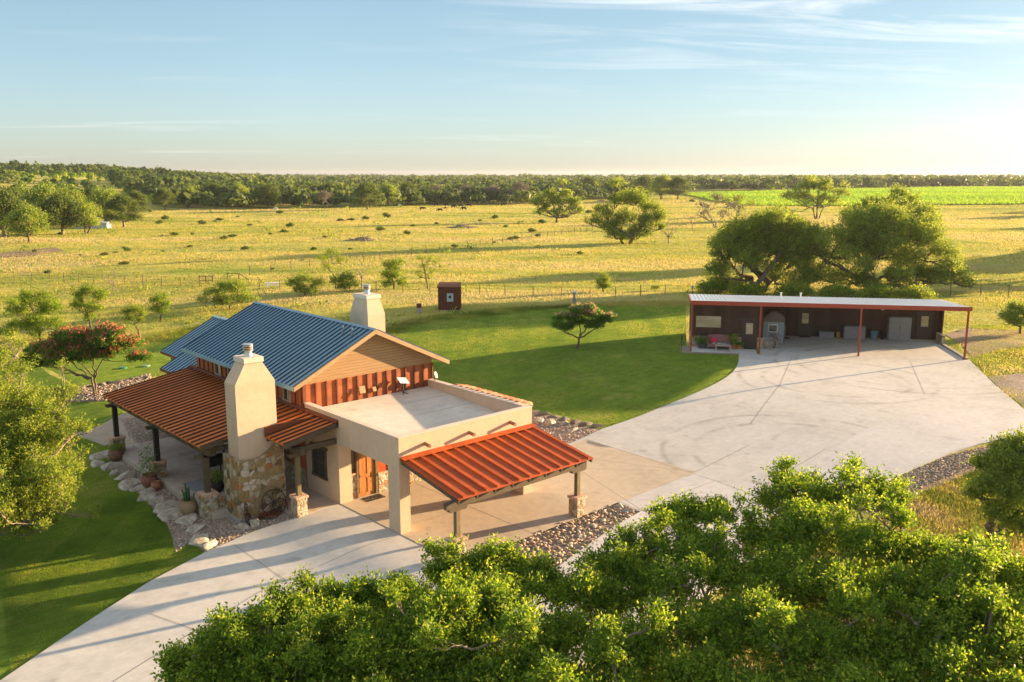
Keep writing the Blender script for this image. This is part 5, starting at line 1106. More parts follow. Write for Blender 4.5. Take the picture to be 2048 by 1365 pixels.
# ------------------------------------------------------------------ boulders
def rockmesh(r, seed, sub=3, amp=.28, flat=.35):
    b = bmesh.new(); bmesh.ops.create_icosphere(b, subdivisions=sub, radius=1); g = np.random.default_rng(seed); K = g.normal(size=(7, 3))*1.6; ph = g.uniform(0, 6, 7)
    cuts = unit(g.normal(size=(10, 3))*np.array([1, 1, .8])); cd_ = g.uniform(.45, .85, 10)
    for v in b.verts:
        p = np.array(v.co); n = sum(math.sin(float(K[i]@p)+ph[i])/(1+i*.5) for i in range(7)); p = p*(1+amp*.35*n)
        for c_, d_ in zip(cuts, cd_):
            s_ = float(p@c_)
            if s_ > d_: p = p-c_*(s_-d_)*.95
        v.co = Vector(p*np.array(r)); v.co.z = max(v.co.z, -flat*r[2])
    return b
def boulder(px, py, r, seed, lab, rz=0, mat=None, group=None, name='boulder', lift=0):
    p = at(px, py, .03); t = rockmesh(r, seed); me = bpy.data.meshes.new(name); t.to_mesh(me); t.free(); me.materials.append(mat or M['boulder'])
    o = bpy.data.objects.new(name, me); COL.objects.link(o); o.location = (p[0], p[1], p[2]+lift); o.rotation_euler = (0, 0, rz); return tag(o, lab, 'boulder', group)
bl = [(205, 912, .75, .35, 'flat slab farthest along the porch edge'), (196, 928, .6, .35, 'grey slab second from the far end by the lawn'), (222, 935, .8, .4, 'pale slab below the far brown pot'), (237, 946, .6, .35, 'low slab at the lawn edge under the far pot'), (250, 957, .7, .4, 'rounded pale slab left of the middle pots'), (262, 970, .85, .4, 'long pointed slab left of the middle pots'), (276, 979, .6, .4, 'rough grey slab below the pointed slab'),
      (292, 985, .55, .35, 'slab against the small round pot'), (290, 997, .75, .4, 'jagged slab with dark cracks on the lawn edge'), (312, 1005, .7, .35, 'yellowish slab half way to the near pot'), (330, 1017, .95, .45, 'broad angular slab before the near pot'), (352, 1030, .85, .4, 'large white slab left of the big tan pot'), (375, 1043, .8, .3, 'flat slab below the big tan pot'), (392, 1060, .55, .35, 'slab at the bend of the gravel'), (402, 1080, .7, .4, 'white slab near the driveway'), (418, 1094, .45, .35, 'sunlit small slab touching the driveway')]
for i, (x, y, r, h, lab) in enumerate(bl): boulder(x, y, (r*rnd.uniform(1.05, 1.3), r*rnd.uniform(.62, .85), h*.7), 200+i, lab, rnd.uniform(.2, 1.0), None, 'limestone slabs along the lawn edge')
boulder(485, 1058, (.32, .3, .3), 230, 'squarish sunlit boulder in the gravel by the driveway', .4); boulder(510, 1050, (.55, .3, .28), 231, 'longer grey boulder behind the squarish one', .9)
boulder(1101, 849, (.55, .4, .4), 240, 'white boulder in the gravel right of the carport', .2)
boulder(1080, 843, (.5, .35, .3), 241, 'grey boulder left of the white one beyond the carport', .5); boulder(1148, 861, (.6, .35, .22), 242, 'flat grey boulder near the drive right of the carport', .1)
boulder(1130, 848, (.6, .3, .25), 243, 'dark flat boulder on the lawn edge right of the white one', .2)
for i, (x, y) in enumerate(((1068, 826), (1088, 830), (1108, 836), (1128, 841), (1150, 847), (1172, 851), (1192, 855))): boulder(x, y, (.62, .25, .24), 250+i, 'low dark edging stone between back lawn and gravel', R(-20), M['edging'], 'edging stones of the back lawn', 'edging_stone')
for i, (x, y, r) in enumerate(((1240, 1014, .6), (1255, 1024, .55), (1185, 1052, .45), (1205, 1043, .5), (1160, 1075, .42), (1140, 1091, .38), (1100, 1112, .45), (1080, 1128, .4), (1120, 1100, .35))):
    boulder(x, y, (r*.62, r*.4, r*.34), 270+i, ['broad boulder at the tip of the gravel bed', 'long boulder just below the tip of the bed', 'rounded boulder mid bed, near the lane', 'rounded boulder mid bed, higher up', 'oval boulder in the lower half of the bed', 'small boulder left of the oval one', 'pale boulder near the oak leaves', 'boulder half behind the oak leaves', 'dark boulder beside the pale one'][i], rnd.uniform(0, 3), M['boulder'], 'boulders in the river rock bed')
for i in range(12):
    x = 130+i*15; boulder(x, 783-i*2.4+rnd.uniform(-1, 1), (.5, .3, .25), 290+i, 'dark edging stone along the gravel bed behind the porch', rnd.uniform(-.3, .3), M['edging'], 'edging stones behind the porch', 'edging_stone')
# scattered pebbles: nobody could count them
def pebbles(name, poly, n, smin, smax, mat, lift=.03, seed=1, zf=None):
    g = np.random.default_rng(seed); P = np.array(poly); lo = P.min(0); hi = P.max(0); q = g.uniform(lo, hi, (n*4, 2)); q = q[inpoly(q, poly)][:n]; n = len(q)
    b = bmesh.new(); bmesh.ops.create_icosphere(b, subdivisions=1, radius=1); bv = np.array([tuple(v.co) for v in b.verts]); bf = np.array([[v.index for v in f.verts] for f in b.faces]); b.free()
    s = smin+(smax-smin)*g.uniform(0, 1, n)**3; S3 = s[:, None]*np.stack([g.uniform(.8, 1.4, n), g.uniform(.7, 1.0, n), g.uniform(.45, .75, n)], 1); a = g.uniform(0, 2*PI, n)
    v = bv[None]*S3[:, None]*(1+.18*g.normal(size=(n, len(bv), 1))); x = v[..., 0]*np.cos(a)[:, None]-v[..., 1]*np.sin(a)[:, None]; y = v[..., 0]*np.sin(a)[:, None]+v[..., 1]*np.cos(a)[:, None]
    V = np.stack([x+q[:, 0:1], y+q[:, 1:2], v[..., 2]+(hgt(q[:, 0], q[:, 1])+lift+S3[:, 2]*.3)[:, None]], -1).reshape(-1, 3)
    Fc = (bf[None]+np.arange(n)[:, None, None]*len(bv)).reshape(-1, 3); o = npmesh(name, V, Fc, mat, None, np.repeat(g.uniform(0, 1, n), len(bf)), smooth=True); return tag(o, kind='stuff')
tag(pebbles('river_rocks', bed, 2600, .035, .13, M['rock'], seed=5), 'brown river rocks covering the triangular bed', 'rocks')
tag(pebbles('gravel_stones', left_bed, 7000, .02, .07, M['pebble'], seed=6), 'grey and pink gravel around the chimney and porch', 'gravel')
tag(pebbles('gravel_stones', [(8.6, 4.8)]+P2((1143, 888), (1200, 861), (1160, 853), (1100, 833), (1065, 826)), 3500, .03, .09, M['pebble'], seed=7), 'gravel strip right of the carport', 'gravel')
tag(pebbles('gravel_stones', P2((243, 838), (300, 832), (372, 880), (290, 900), (258, 872)), 3500, .03, .08, M['pebble'], .045, seed=8), 'grey gravel patch behind the porch posts', 'gravel')
tag(pebbles('gravel_stones', P2((110, 801), (160, 803), (215, 800), (300, 780), (300, 747), (225, 763), (130, 780)), 4000, .03, .09, M['pebble'], .04, seed=9), 'gravel bed under the pink mimosa', 'gravel')
tag(pebbles('gravel_stones', P2((1700, 1006), (1785, 959), (1900, 909), (1990, 890), (1990, 915), (1840, 975), (1745, 1022)), 3500, .02, .08, M['pebble'], .04, seed=10), 'pebbles scattered along the verge of the lane', 'gravel')

def vnoise(x, y, sc, seed=0, oct=4):
    out = np.zeros(len(x)); amp = 1; tot = 0; T_ = np.random.default_rng(900+seed).uniform(0, 1, (256, 256))
    for o in range(oct):
        X = x/sc*2**o+37.7*o; Y = y/sc*2**o+11.3*o; i = np.floor(X).astype(int); j = np.floor(Y).astype(int); fx = X-i; fy = Y-j; fx = fx*fx*(3-2*fx); fy = fy*fy*(3-2*fy)
        a = T_[i % 256, j % 256]; b = T_[(i+1) % 256, j % 256]; c = T_[i % 256, (j+1) % 256]; d = T_[(i+1) % 256, (j+1) % 256]
        out += amp*((a*(1-fx)+b*fx)*(1-fy)+(c*(1-fx)+d*fx)*fy); tot += amp; amp *= .6
    return out/tot
# ------------------------------------------------------------------ grass blades
def blades(name, q, h, wd, mat, tint, seed=1, lean=.35, lift=0.0):
    g = np.random.default_rng(seed); n = len(q); a = g.uniform(0, 2*PI, n); z = hgt(q[:, 0], q[:, 1])+lift; hh = h*g.uniform(.6, 1.4, n)
    d = np.stack([np.cos(a), np.sin(a)], 1)*(wd*.5)[:, None]; lx = g.normal(size=(n, 2))*lean*hh[:, None]
    V = np.stack([np.column_stack([q-d, z-.02]), np.column_stack([q+d, z-.02]), np.column_stack([q+lx, z+hh])], 1).reshape(-1, 3)
    return npmesh(name, V, np.arange(3*n).reshape(n, 3), mat, None, tint)
HOUSE_POLY = [(-5.2, 8), (-5.2, 22), (-.5, 22), (-.5, 25), (.6, 27), (7.4, 27), (8.2, 8), (8, 0), (0, 0), (0, 5), (-3, 5)]
LAWNS = [back_lawn, ll+lf]
def field_grass():
    g = np.random.default_rng(3); n = 620000
    px = g.uniform(-60, 2110, n); dep = 42*(560/42)**(g.uniform(0, 1, n)**1.1)
    lat = (px-1024)/F*dep; x = CAM[0]+FH[0]*dep+RT[0]*lat; y = CAM[1]+FH[1]*dep+RT[1]*lat; q = np.stack([x, y], 1)
    ex = np.zeros(n, bool)
    q0 = q+g.normal(size=q.shape)*.35
    for pl in SHEETS+[HOUSE_POLY, [gp(-1, -1), gp(-1, 9), gp(21, 9), gp(21, -1)]]: ex |= inpoly(q0, pl)
    q = q[~ex]; dep = dep[~ex]; k = len(q)
    a_ = q@FH; b_ = q@RT[:2]; big = vnoise(b_, a_*1.0, 70, 1); st = vnoise(b_*.22, a_, 14, 2); sm = vnoise(q[:, 0], q[:, 1], 6, 3)
    st2 = vnoise(b_*.10, a_, 9, 6, 3); t = np.clip(.63+1.3*(big-.5)+1.2*(st-.5)+.9*(st2-.5)+.4*(sm-.5)+g.normal(size=k)*.05, 0, 1)
    h = np.clip(.12+.25*(sm-.5)+.15*(st-.5), .04, .4)*(1+dep/200)*np.clip(dep/110, .45, .9); w = .042*(1+dep/80)
    tag(blades('pasture_grass', q, h, w, M['grass'], t, 4), 'tall dry and green grass over the pasture', 'grass', kind='stuff')
FAR_SIDE = P2((0, 790), (100, 785), (180, 775), (240, 762), (330, 748), (420, 700), (420, 660), (330, 672), (250, 690), (150, 700), (0, 715), (-200, 740), (-200, 800))
WORN = P2((1890, 668), (1930, 655), (2060, 660), (2060, 690), (1990, 700), (1945, 715), (1925, 690))
field_grass()
def crop_rows():
    g = np.random.default_rng(33); P = np.array(crop); q = g.uniform(P.min(0), P.max(0), (900000, 2)); q = q[inpoly(q, crop)]; dx = q-CAM[:2]; dep = dx@FH; lat = dx@RT[:2]; q = q[(dep > 0) & (np.abs(lat/dep) < .62)][:90000]; dep = (q-CAM[:2])@FH
    st = np.sin(dep*.06)*.5+.5; tag(blades('crop_plants', q, np.full(len(q), .9), .002*dep, leafgrass('crop_leaf', [(0, (.10, .22, .02)), (.5, (.21, .36, .035)), (1, (.34, .46, .06))], (1.3, 1.3, .8)), np.clip(.3*st+g.normal(.4, .2, len(q)), 0, 1), 5, .5, .3), 'bright green young crop filling the far right field', 'crop', kind='stuff')
crop_rows()
def lawn_grass(name, poly, n, seed, lab, h=.05, w=.03, mat=None):
    g = np.random.default_rng(seed); P = np.array(poly); q = g.uniform(P.min(0), P.max(0), (n*3, 2)); q = q[inpoly(q, poly)]
    dx = q-CAM[:2]; dep = dx@FH; lat = dx@RT[:2]; q = q[(dep > 10) & (np.abs(lat/dep) < .62)][:n]; dep = np.linalg.norm(q-CAM[:2], axis=1)
    tag(blades(name, q, np.full(len(q), h), w*(dep/40), mat or M['lawnb'], np.clip(.55+.10*np.sign(np.sin((q@RT[:2])*1.9+.6*np.sin((q@FH)*.2)))+1.7*(vnoise(q[:, 0], q[:, 1], 9, seed)-.5)+1.1*(vnoise(q[:, 0], q[:, 1], 1.6, seed+1)-.5)+g.normal(0, .1, len(q)), 0, 1), seed, .6, .02), lab, 'grass', kind='stuff')
lawn_grass('lawn_grass', ll+lf, 200000, 12, 'short green lawn grass in front of the porch', .045, .022); lawn_grass('lawn_grass', back_lawn, 120000, 13, 'short green lawn grass between house and garage')
lawn_grass('rough_grass', P2((1745, 1030), (1840, 988), (1930, 952), (2060, 905), (2300, 1000), (2300, 1365), (1500, 1365), (1560, 1150)), 50000, 14, 'long shaded grass under the oaks at the right', .22, .05, M['grass'])
lawn_grass('rough_grass', P2((1945, 650), (2300, 640), (2300, 760), (2060, 745), (1975, 750), (1940, 722)), 25000, 15, 'patchy yellow grass right of the garage', .035, .05, M['lawnb'])
lawn_grass('rough_grass', P2((300, 1500), (300, 1365), (700, 1300), (1200, 1400), (1600, 1250), (1900, 1365), (1900, 1700)), 40000, 16, 'shaded grass below the foreground oaks', .2, .04, M['grass'])

def edge_grass(name, pts, wid, n, h, seed, lab, mat):
    g = np.random.default_rng(seed); P = np.array([at(*p)[:2] for p in pts]); L_ = np.linalg.norm(np.diff(P, axis=0), axis=1); c = np.concatenate([[0], np.cumsum(L_)]); u = g.uniform(0, c[-1], n)
    q = np.stack([np.interp(u, c, P[:, 0]), np.interp(u, c, P[:, 1])], 1); w = wid*(.5+1.5*vnoise(u, u*0, 5, seed)**2); q = q+g.normal(size=(n, 2))*w[:, None]
    dep = np.linalg.norm(q-CAM[:2], axis=1); o = blades(name, q, h*g.uniform(.3, 1.3, n), .045*(dep/60), mat, np.clip(.35+1.2*(vnoise(q[:, 0], q[:, 1], 4, seed)-.4), 0, 1), seed, .5, .02); tag(o, lab, 'grass', kind='stuff')
edge_grass('rough_grass', [(760, 668), (840, 640), (950, 630), (1010, 620), (1180, 609), (1372, 606)], 1.1, 26000, .16, 61, 'ragged taller grass where the back lawn meets the pasture', M['grass'])
edge_grass('rough_grass', [(0, 715), (150, 700), (250, 690), (330, 672), (420, 655)], 1.0, 12000, .16, 62, 'ragged grass at the far border of the side lawn', M['grass'])
edge_grass('rough_grass', [(1935, 722), (2000, 775), (2052, 820)], .8, 6000, .08, 63, 'thin grass along the right border of the concrete', M['grass'])
# ------------------------------------------------------------------ pasture details
# bushes: one shape, many copies
proto = None; ids = []
bushes = [(380, 495), (232, 507), (255, 503), (210, 512), (247, 498), (160, 512), (325, 505), (448, 480), (430, 444), (440, 442), (300, 425), (318, 449), (350, 472), (385, 470), (405, 450), (465, 475), (540, 470), (567, 466), (560, 428), (627, 501), (605, 522), (650, 476), (680, 443), (732, 440), (703, 442), (545, 540), (770, 430), (775, 436), (826, 454), (873, 449), (910, 495), (988, 487), (1022, 480), (1031, 479), (1063, 465), (1085, 448), (1130, 436), (1178, 427), (1385, 405), (1012, 455), (960, 443), (990, 438), (580, 455), (500, 452), (475, 435), (490, 500), (330, 440), (120, 470), (70, 505), (1160, 510), (1075, 474), (760, 462), (815, 470), (700, 500), (410, 520), (250, 530), (95, 548)]
for i, (x, y) in enumerate(bushes):
    p = at(x, y, 0.0); s = ((p-CAM)@FWD)/F*rnd.uniform(3.5, 9)
    if proto is None:
        proto = tree('bush', 'low dark bush dotted on the open pasture', 'bush', (0, 0, 0), [(-.5, 0, .35, .6), (.5, .1, .4, .6), (0, .4, .45, .6), (.1, -.4, .35, .6), (0, 0, .7, .5)], 700, .26, M['lf_wood'], M['bark'], .05, 'bushes dotted over the pasture', 5, .16, 14, 2, .3, 3, flat=.75); o = proto
    else: o = copy_tree(proto)
    o.location = tuple(p); o.scale = (s, s, s*rnd.uniform(.7, 1.1)); o.rotation_euler = (0, 0, rnd.uniform(0, 6))
def weeds():
    g = np.random.default_rng(44); n = 1700; px = g.uniform(-40, 2090, n); dep = 75*(480/75)**g.uniform(0, 1, n); lat = (px-1024)/F*dep; x = CAM[0]+FH[0]*dep+RT[0]*lat; y = CAM[1]+FH[1]*dep+RT[1]*lat
    ok = ~inpoly(np.stack([x, y], 1), crop)
    for pl in SHEETS: ok &= ~inpoly(np.stack([x, y], 1), pl)
    ok &= g.uniform(0, 1, n) < np.where(px < 1100, 1.0, .3); x, y, dep = x[ok], y[ok], dep[ok]; n = len(x); s_ = (.18+.5*g.uniform(0, 1, n)**3)*(.6+dep/260); k = 26
    P = np.stack([x, y, hgt(x, y)+s_*.35], 1)[:, None]+g.normal(size=(n, k, 3))*s_[:, None, None]*np.array([.8, .8, .3]); o = leafmesh('weeds', P.reshape(-1, 3), np.repeat(s_*.55, k), M['lf_dark'], None, g.uniform(0, .9, n*k)); tag(o, 'small dark weeds and thistles speckled over the pasture', 'weeds', kind='stuff')
weeds()
# brush piles
def pile(px, py, w, lab, seed):
    p = at(px, py, 0); s = ((p-CAM)@FWD)/F; g = np.random.default_rng(seed); t = thing('brush_pile', lab, 'brush pile', tuple(p)); n = 170; segs = []
    for k in range(n):
        c = g.normal(size=3)*np.array([w*s*.28, w*s*.28, .1]); r = math.hypot(c[0], c[1])/(w*s*.5); c[2] = abs(g.normal())*.5*max(.1, 1-r)*w*s*.22; d = unit(g.normal(size=3)*np.array([1, 1, .3])); segs.append((np.array([c-d*w*s*.12, c+d*w*s*.12]), [.12, .05]))
    tubes(segs, M['barkg'], 'branches', t, 4)
pile(725, 481, 44, 'grey pile of cut brush in the middle of the pasture', 1); pile(925, 456, 40, 'long low brown brush pile near the cattle', 2); pile(1203, 403, 20, 'round dark brush pile at the back of the pasture', 3); pile(325, 473, 14, 'small reddish brush pile on the left pasture', 4)
# cattle
def cow_mesh():
    me = bpy.data.meshes.new('body'); V = [(0, 0, .95), (.45, 0, 1.0), (.8, 0, 1.05), (1.05, 0, .95), (1.2, 0, .6), (1.35, 0, .3), (-.45, 0, 1.0), (-.75, 0, 1.02),
        (.5, .2, .75), (.52, .22, .4), (.55, .22, .02), (.5, -.2, .75), (.48, -.22, .4), (.46, -.22, .02), (-.65, .2, .75), (-.75, .22, .42), (-.68, .22, .02), (-.65, -.2, .75), (-.7, -.22, .42), (-.6, -.22, .02), (-.9, 0, .85), (-.93, 0, .45)]
    E = [(0, 1), (1, 2), (2, 3), (3, 4), (4, 5), (0, 6), (6, 7), (1, 8), (8, 9), (9, 10), (1, 11), (11, 12), (12, 13), (6, 14), (14, 15), (15, 16), (6, 17), (17, 18), (18, 19), (7, 20), (20, 21)]
    Rr = [.38, .36, .3, .2, .14, .09, .36, .26, .14, .08, .06, .14, .08, .06, .17, .08, .06, .17, .08, .06, .04, .03]
    me.from_pydata(V, E, []); o = bpy.data.objects.new('body', me); COL.objects.link(o); md = o.modifiers.new('s', 'SKIN')
    for i, v in enumerate(me.skin_vertices[0].data): v.radius = (Rr[i], Rr[i]); v.use_root = (i == 0)
    md2 = o.modifiers.new('u', 'SUBSURF'); md2.levels = 1; md2.render_levels = 1
    dg = bpy.context.evaluated_depsgraph_get(); ev = bpy.data.meshes.new_from_object(o.evaluated_get(dg)); o.modifiers.clear(); o.data = ev; bpy.data.meshes.remove(me); return o
cb = cow_mesh(); cb.data.materials.clear(); cb.data.materials.append(plain('black_hide', (.012, .010, .010), .7)); 
for p_ in cb.data.polygons: p_.use_smooth = True
cattle = [(845, 421, 1), (880, 424, -1), (928, 421, -1), (890, 419, 1), (873, 414, 1), (894, 413.5, -1), (907, 417, 1), (922, 415.5, 1), (938, 415, -1), (1007, 413, 1)]
root0 = None
for i, (x, y, sgn) in enumerate(cattle):
    p = at(x, y, 0.0); s = ((p-CAM)@FWD)/F*(5.0 if i != 3 else 3.4)
    if root0 is None: root0 = thing('cow', 'black cow grazing in the herd on the far pasture', 'cow', tuple(p), 0, 'cattle on the far pasture'); cb.name = 'body'; cb.parent = root0; o = root0
    else: o = copy_tree(root0)
    o.location = tuple(p); o.scale = (s*1.15, s, s); o.rotation_euler = (0, 0, math.atan2(RT[1], RT[0])+(0 if sgn > 0 else PI)+rnd.uniform(-.5, .5))
    if i == 3:
        b_ = o.children[0]; b_.data = b_.data.copy(); b_.data.materials[0] = plain('red_brown_hide', (.12, .035, .015), .7); o['label'] = 'small reddish brown calf among the black cows'; del o['group']
# fences
def fence(lab, pts, spacing, h, mat, r=.05, wires=3):
    t = thing('wire_fence', lab, 'fence', tuple(at(*pts[0], 0))); o0 = np.array(t.location); P = [at(*q, 0) for q in pts]; posts = []
    for a, b_ in zip(P[:-1], P[1:]):
        d = np.linalg.norm((b_-a)[:2]); k = max(1, int(d/spacing)); posts += [a+(b_-a)*j/k for j in range(k)]
    posts.append(P[-1]); posts = posts[:98]; first = None
    for i, q in enumerate(posts):
        z = gz(q[0], q[1]); 
        if first is None: m = MB(); m.cyl((0, 0, -.3), (0, 0, h), r, r*.8, 6); o = m.build('post', mat, t); first = o
        else: o = first.copy(); COL.objects.link(o); o.parent = t
        o.location = (q[0]-o0[0], q[1]-o0[1], z-o0[2]); sc_ = 1+.25*(i % 5 == 0); o.scale = (sc_, sc_, 1+.12*(i % 5 == 0))
    segs = []
    for w in range(wires):
        zz = h*(.35+.6*w/max(1, wires-1)); segs.append((np.array([[q[0]-o0[0], q[1]-o0[1], gz(q[0], q[1])-o0[2]+zz] for q in posts]), np.full(len(posts), .012)))
    tubes(segs, M['black'], 'wire', t, 3); return t
postm = plain('rusty_fence_post', (.13, .075, .05), .8, .3)
fence('wire fence crossing the near pasture behind the outhouse', [(-40, 560), (100, 563), (250, 570), (400, 574), (560, 580), (700, 583), (860, 588), (1010, 592), (1180, 596), (1330, 590), (1440, 596)], 3.2, 1.3, postm)
fence('long wire fence running back across the middle of the pasture', [(500, 552), (620, 535), (760, 520), (880, 503), (985, 490), (1080, 477), (1185, 462)], 4, 1.4, postm, .06)
fence('wire fence right of the garage along the field', [(1900, 592), (1960, 594), (2016, 598), (2100, 602)], 6, 1.7, postm)
t = thing('brace_gate', 'dark pipe fence brace on the left pasture above the round bush', 'fence brace', tuple(at(400, 567, 0))); s = ((np.array(t.location)-CAM)@FWD)/F; m = MB(); ux = RT*s
for a in (0, 12, 26): m.cyl(ux*a, ux*a+np.array([0, 0, 15*s]), .07, n=6)
m.cyl(np.array([0, 0, 14*s]), ux*26+np.array([0, 0, 14*s]), .05, n=6); m.cyl(np.array([0, 0, 5*s]), ux*26+np.array([0, 0, 5*s]), .05, n=6); m.build('pipe', postm, t)
t = thing('brace_gate', 'second dark pipe fence brace, with a sloping rail', 'fence brace', tuple(at(455, 560, 0))); m = MB()
for a in (0, 24): m.cyl(ux*a, ux*a+np.array([0, 0, 14*s]), .07, n=6)
m.cyl(np.array([0, 0, 13*s]), ux*24+np.array([0, 0, 13*s]), .05, n=6); m.cyl(ux*24+np.array([0, 0, 13*s]), ux*44, .05, n=6); m.build('pipe', postm, t)
# white boards on trestle
t = thing('picnic_table', 'white weathered picnic table lying in the grass behind the house', 'table', tuple(at(545, 577, 0)), math.atan2(RT[1], RT[0])+.25)
m = MB()
for y in (-.3, 0, .3): m.box(-1.0, 1.0, y-.12, y+.12, .7, .76)
m.build('tabletop', M['white'], t)
for sy in (-1, 1): m = MB(); m.box(-1.0, 1.0, sy*.75-.12, sy*.75+.12, .42, .47); m.build('bench_board', M['white'], t)
for sx in (-1, 1): m = MB(); m.bar((sx*.7, -.6, 0), (sx*.7, .1, .7), .08); m.bar((sx*.7, .6, 0), (sx*.7, -.1, .7), .08); m.bar((sx*.7, -.85, .4), (sx*.7, .85, .4), .07); m.build('leg', M['white'], t)
# yard lamp pole and odd bits
t = thing('yard_light', 'grey metal pole with small solar panel behind the lone mimosa', 'pole light', tuple(at(1148, 612, 0))); m = MB(); m.box(-.1, .1, -.07, .07, 0, 1.6); m.build('pole', M['grey'], t); m = MB(); m.hexa([(-.25, -.2, 1.6), (.3, -.2, 1.7), (.3, .2, 1.7), (-.25, .2, 1.6)], [(-.25, -.2, 1.64), (.3, -.2, 1.74), (.3, .2, 1.74), (-.25, .2, 1.64)]); m.build('solar_panel', M['white'], t); m = MB(); m.box(-.16, .16, -.12, .12, .5, .95); m.build('meter_box', M['grey'], t)
t = thing('gazing_ball', 'small pale turquoise globe on a stake near the garage roof corner', 'garden globe', tuple(at(1384, 590, 0))); m = MB(); m.cyl((0, 0, 0), (0, 0, .8), .02, n=6); m.build('stake', M['black'], t); m = MB(); m.lathe([(.02, .75), (.14, .8), (.19, .93), (.14, 1.06), (.02, 1.12)], n=14); m.build('globe', plain('turquoise_glass', (.35, .62, .62), .2), t, smooth=True)
t = thing('garden_stake', 'thin dark iron lawn ornament left of the garage', 'stake', tuple(at(1363, 703, .03))); m = MB(); m.cyl((0, 0, 0), (0, 0, 1.3), .02, n=6); m.bar((-.18, 0, .75), (.18, 0, .75), .03); m.bar((-.12, 0, .95), (.12, 0, 1.1), .03); m.cyl((0, 0, 1.1), (0, 0, 1.45), .06, .01, 6); m.build('rod', irond, t)
for (x, y, lab) in ((246, 737, 'round green septic lid in the grass near the mimosa'), (292, 733, 'pale green septic lid farther right in the grass')):
    t = thing('septic_lid', lab, 'lid', tuple(at(x, y, .03))); m = MB(); m.lathe([(.33, 0), (.33, .06), (.25, .09), (.02, .1)], n=18); m.build('lid', plain('green_plastic', (.04, .20, .13), .6) if 'near' in lab else plain('pale_green_plastic', (.2, .34, .22), .6), t)
# far buildings
def shed(px, py, w, h, lab, mat, name='metal_building', rot=.2, cat='building', rfm=None):
    p = at(px, py, 0); s = ((p-CAM)@FWD)/F; t = thing(name, lab, cat, tuple(p), math.atan2(RT[1], RT[0])+rot); m = MB(); a = w*s/2; hh = h*s
    m.box(-a, a, 0, a*1.2, 0, hh*.75); m.build('wall', mat, t); m = MB(); m.prism([(-a-.2, hh*.75), (a+.2, hh*.75), (a+.2, hh*.8), (0, hh), (-a-.2, hh*.8)], lambda q: (q[0], -.2, q[1]), lambda q: (q[0], a*1.2+.2, q[1])); m.build('roof', rfm or M['white'], t)
    m = MB(); m.box(-a*.5, -a*.1, -.03, 0, 0, hh*.5); m.build('door', M['grey'], t)
shed(182, 458, 60, 15, 'pale metal barn behind the oaks at the left edge of the pasture', plain('pale_barn_metal', (.34, .38, .42), .5), 'metal_barn')
shed(551, 421, 7, 6, 'tiny white box trailer at the foot of the left woods', M['white'], 'white_trailer', cat='trailer')
shed(799, 413, 5, 5, 'tiny white hut at the tree line behind the cattle', M['white'], 'white_hut', cat='hut')
# ------------------------------------------------------------------ woods
# trees standing at the edge of the woods: one shape, copied
edge_trees = [(513*.25+0, 0)]
et = [(125, 470, 78, 0, 'tall pale trunked oak at the left edge of the pasture'), (168, 468, 66, 1, 'oak in front of the pale metal barn'), (248, 455, 62, 0, 'round crowned oak right of the pale metal barn'), (58, 485, 72, 1, 'lighter green oak with several stems near the left edge'), (10, 475, 90, 0, 'dark oak cut by the left edge of the pasture'), (95, 455, 80, 1, 'dark oak deep behind the pale trunked one'), (30, 450, 70, 0, 'oak crown behind the multi stemmed one'), (210, 448, 66, 1, 'oak between the barn and the round crowned oak'),
      (5, 445, 60, 1, 'oak crown at the left frame edge behind the dark cut one'), (75, 440, 58, 0, 'oak crown between the multi stemmed oak and the pale trunked oak'), (140, 442, 62, 1, 'dark oak crown just above the left end of the barn'), (190, 440, 60, 0, 'dark oak crown just above the right end of the barn'), (228, 436, 54, 1, 'oak crown above and left of the round crowned oak'), (272, 436, 50, 0, 'lower oak at the right end of the left group'), (50, 432, 54, 1, 'small far oak crown above the multi stemmed oak'), (115, 430, 54, 0, 'far oak crown above the pale trunked oak'),
      (735, 419, 50, 0, 'broad dark oak standing before the woods near the cattle'), (775, 413, 44, 1, 'oak just right of the broad dark oak by the cattle'), (815, 411, 42, 0, 'third oak of the group before the woods by the cattle'),
      (600, 416, 38, 2, 'grey leafless tree left of the broad dark oak'), (650, 417, 36, 2, 'second grey leafless tree beside the broad dark oak'), (870, 407, 36, 2, 'grey bare tree behind the herd'), (935, 405, 36, 2, 'grey bare tree right of the herd'), (985, 408, 38, 2, 'grey bare tree left of the airy oak'), (1040, 408, 44, 2, 'tall grey bare tree behind the airy oak'),
      (1180, 395, 38, 0, 'dark oak at the wood edge left of the crop field'), (1240, 394, 34, 1, 'oak at the wood edge behind the big pasture oak'), (1325, 399, 46, 1, 'slender oak group end at the corner of the crop field'), (1355, 399, 42, 0, 'oak at the near left corner of the crop field'), (1290, 395, 40, 0, 'oak at the wood edge right of the round brush pile'),
      (540, 418, 46, 0, 'bright oak at the foot of the left woods'), (480, 414, 44, 1, 'oak at the left woods beside the pasture corner'), (430, 412, 42, 0, 'dark oak at the left woods below the hill'), (380, 415, 40, 1, 'oak at the bottom of the hill slope'), (330, 420, 40, 0, 'oak at the foot of the hill near the pasture')]
protos = {}
def proto_tree(k):
    if k == 2:
        return tree('bare_tree', 'x', 'tree', (0, 0, 0), dome(8.5, 8, 9, 5, .4), 2200, .45, M['lf_gray'], M['barkg'], .22, None, 6, .55, 18, 2, .35, 10)
    return tree('oak_tree', 'x', 'tree', (0, 0, 0), dome(10, 9, 13, 7+k, .22)+[(x_, y_, 2.6, 1.9, 1.3) for x_, y_ in ((3, 0), (-3, .5), (0, 3), (.5, -3), (0, 0))], 10000, .42, M['lf_wood'] if k == 0 else M['lf_dark'], M['bark'] if k else M['barkl'], .3, None, 8+k, .5, 22, 1+k, .3, 6, shell=.4)
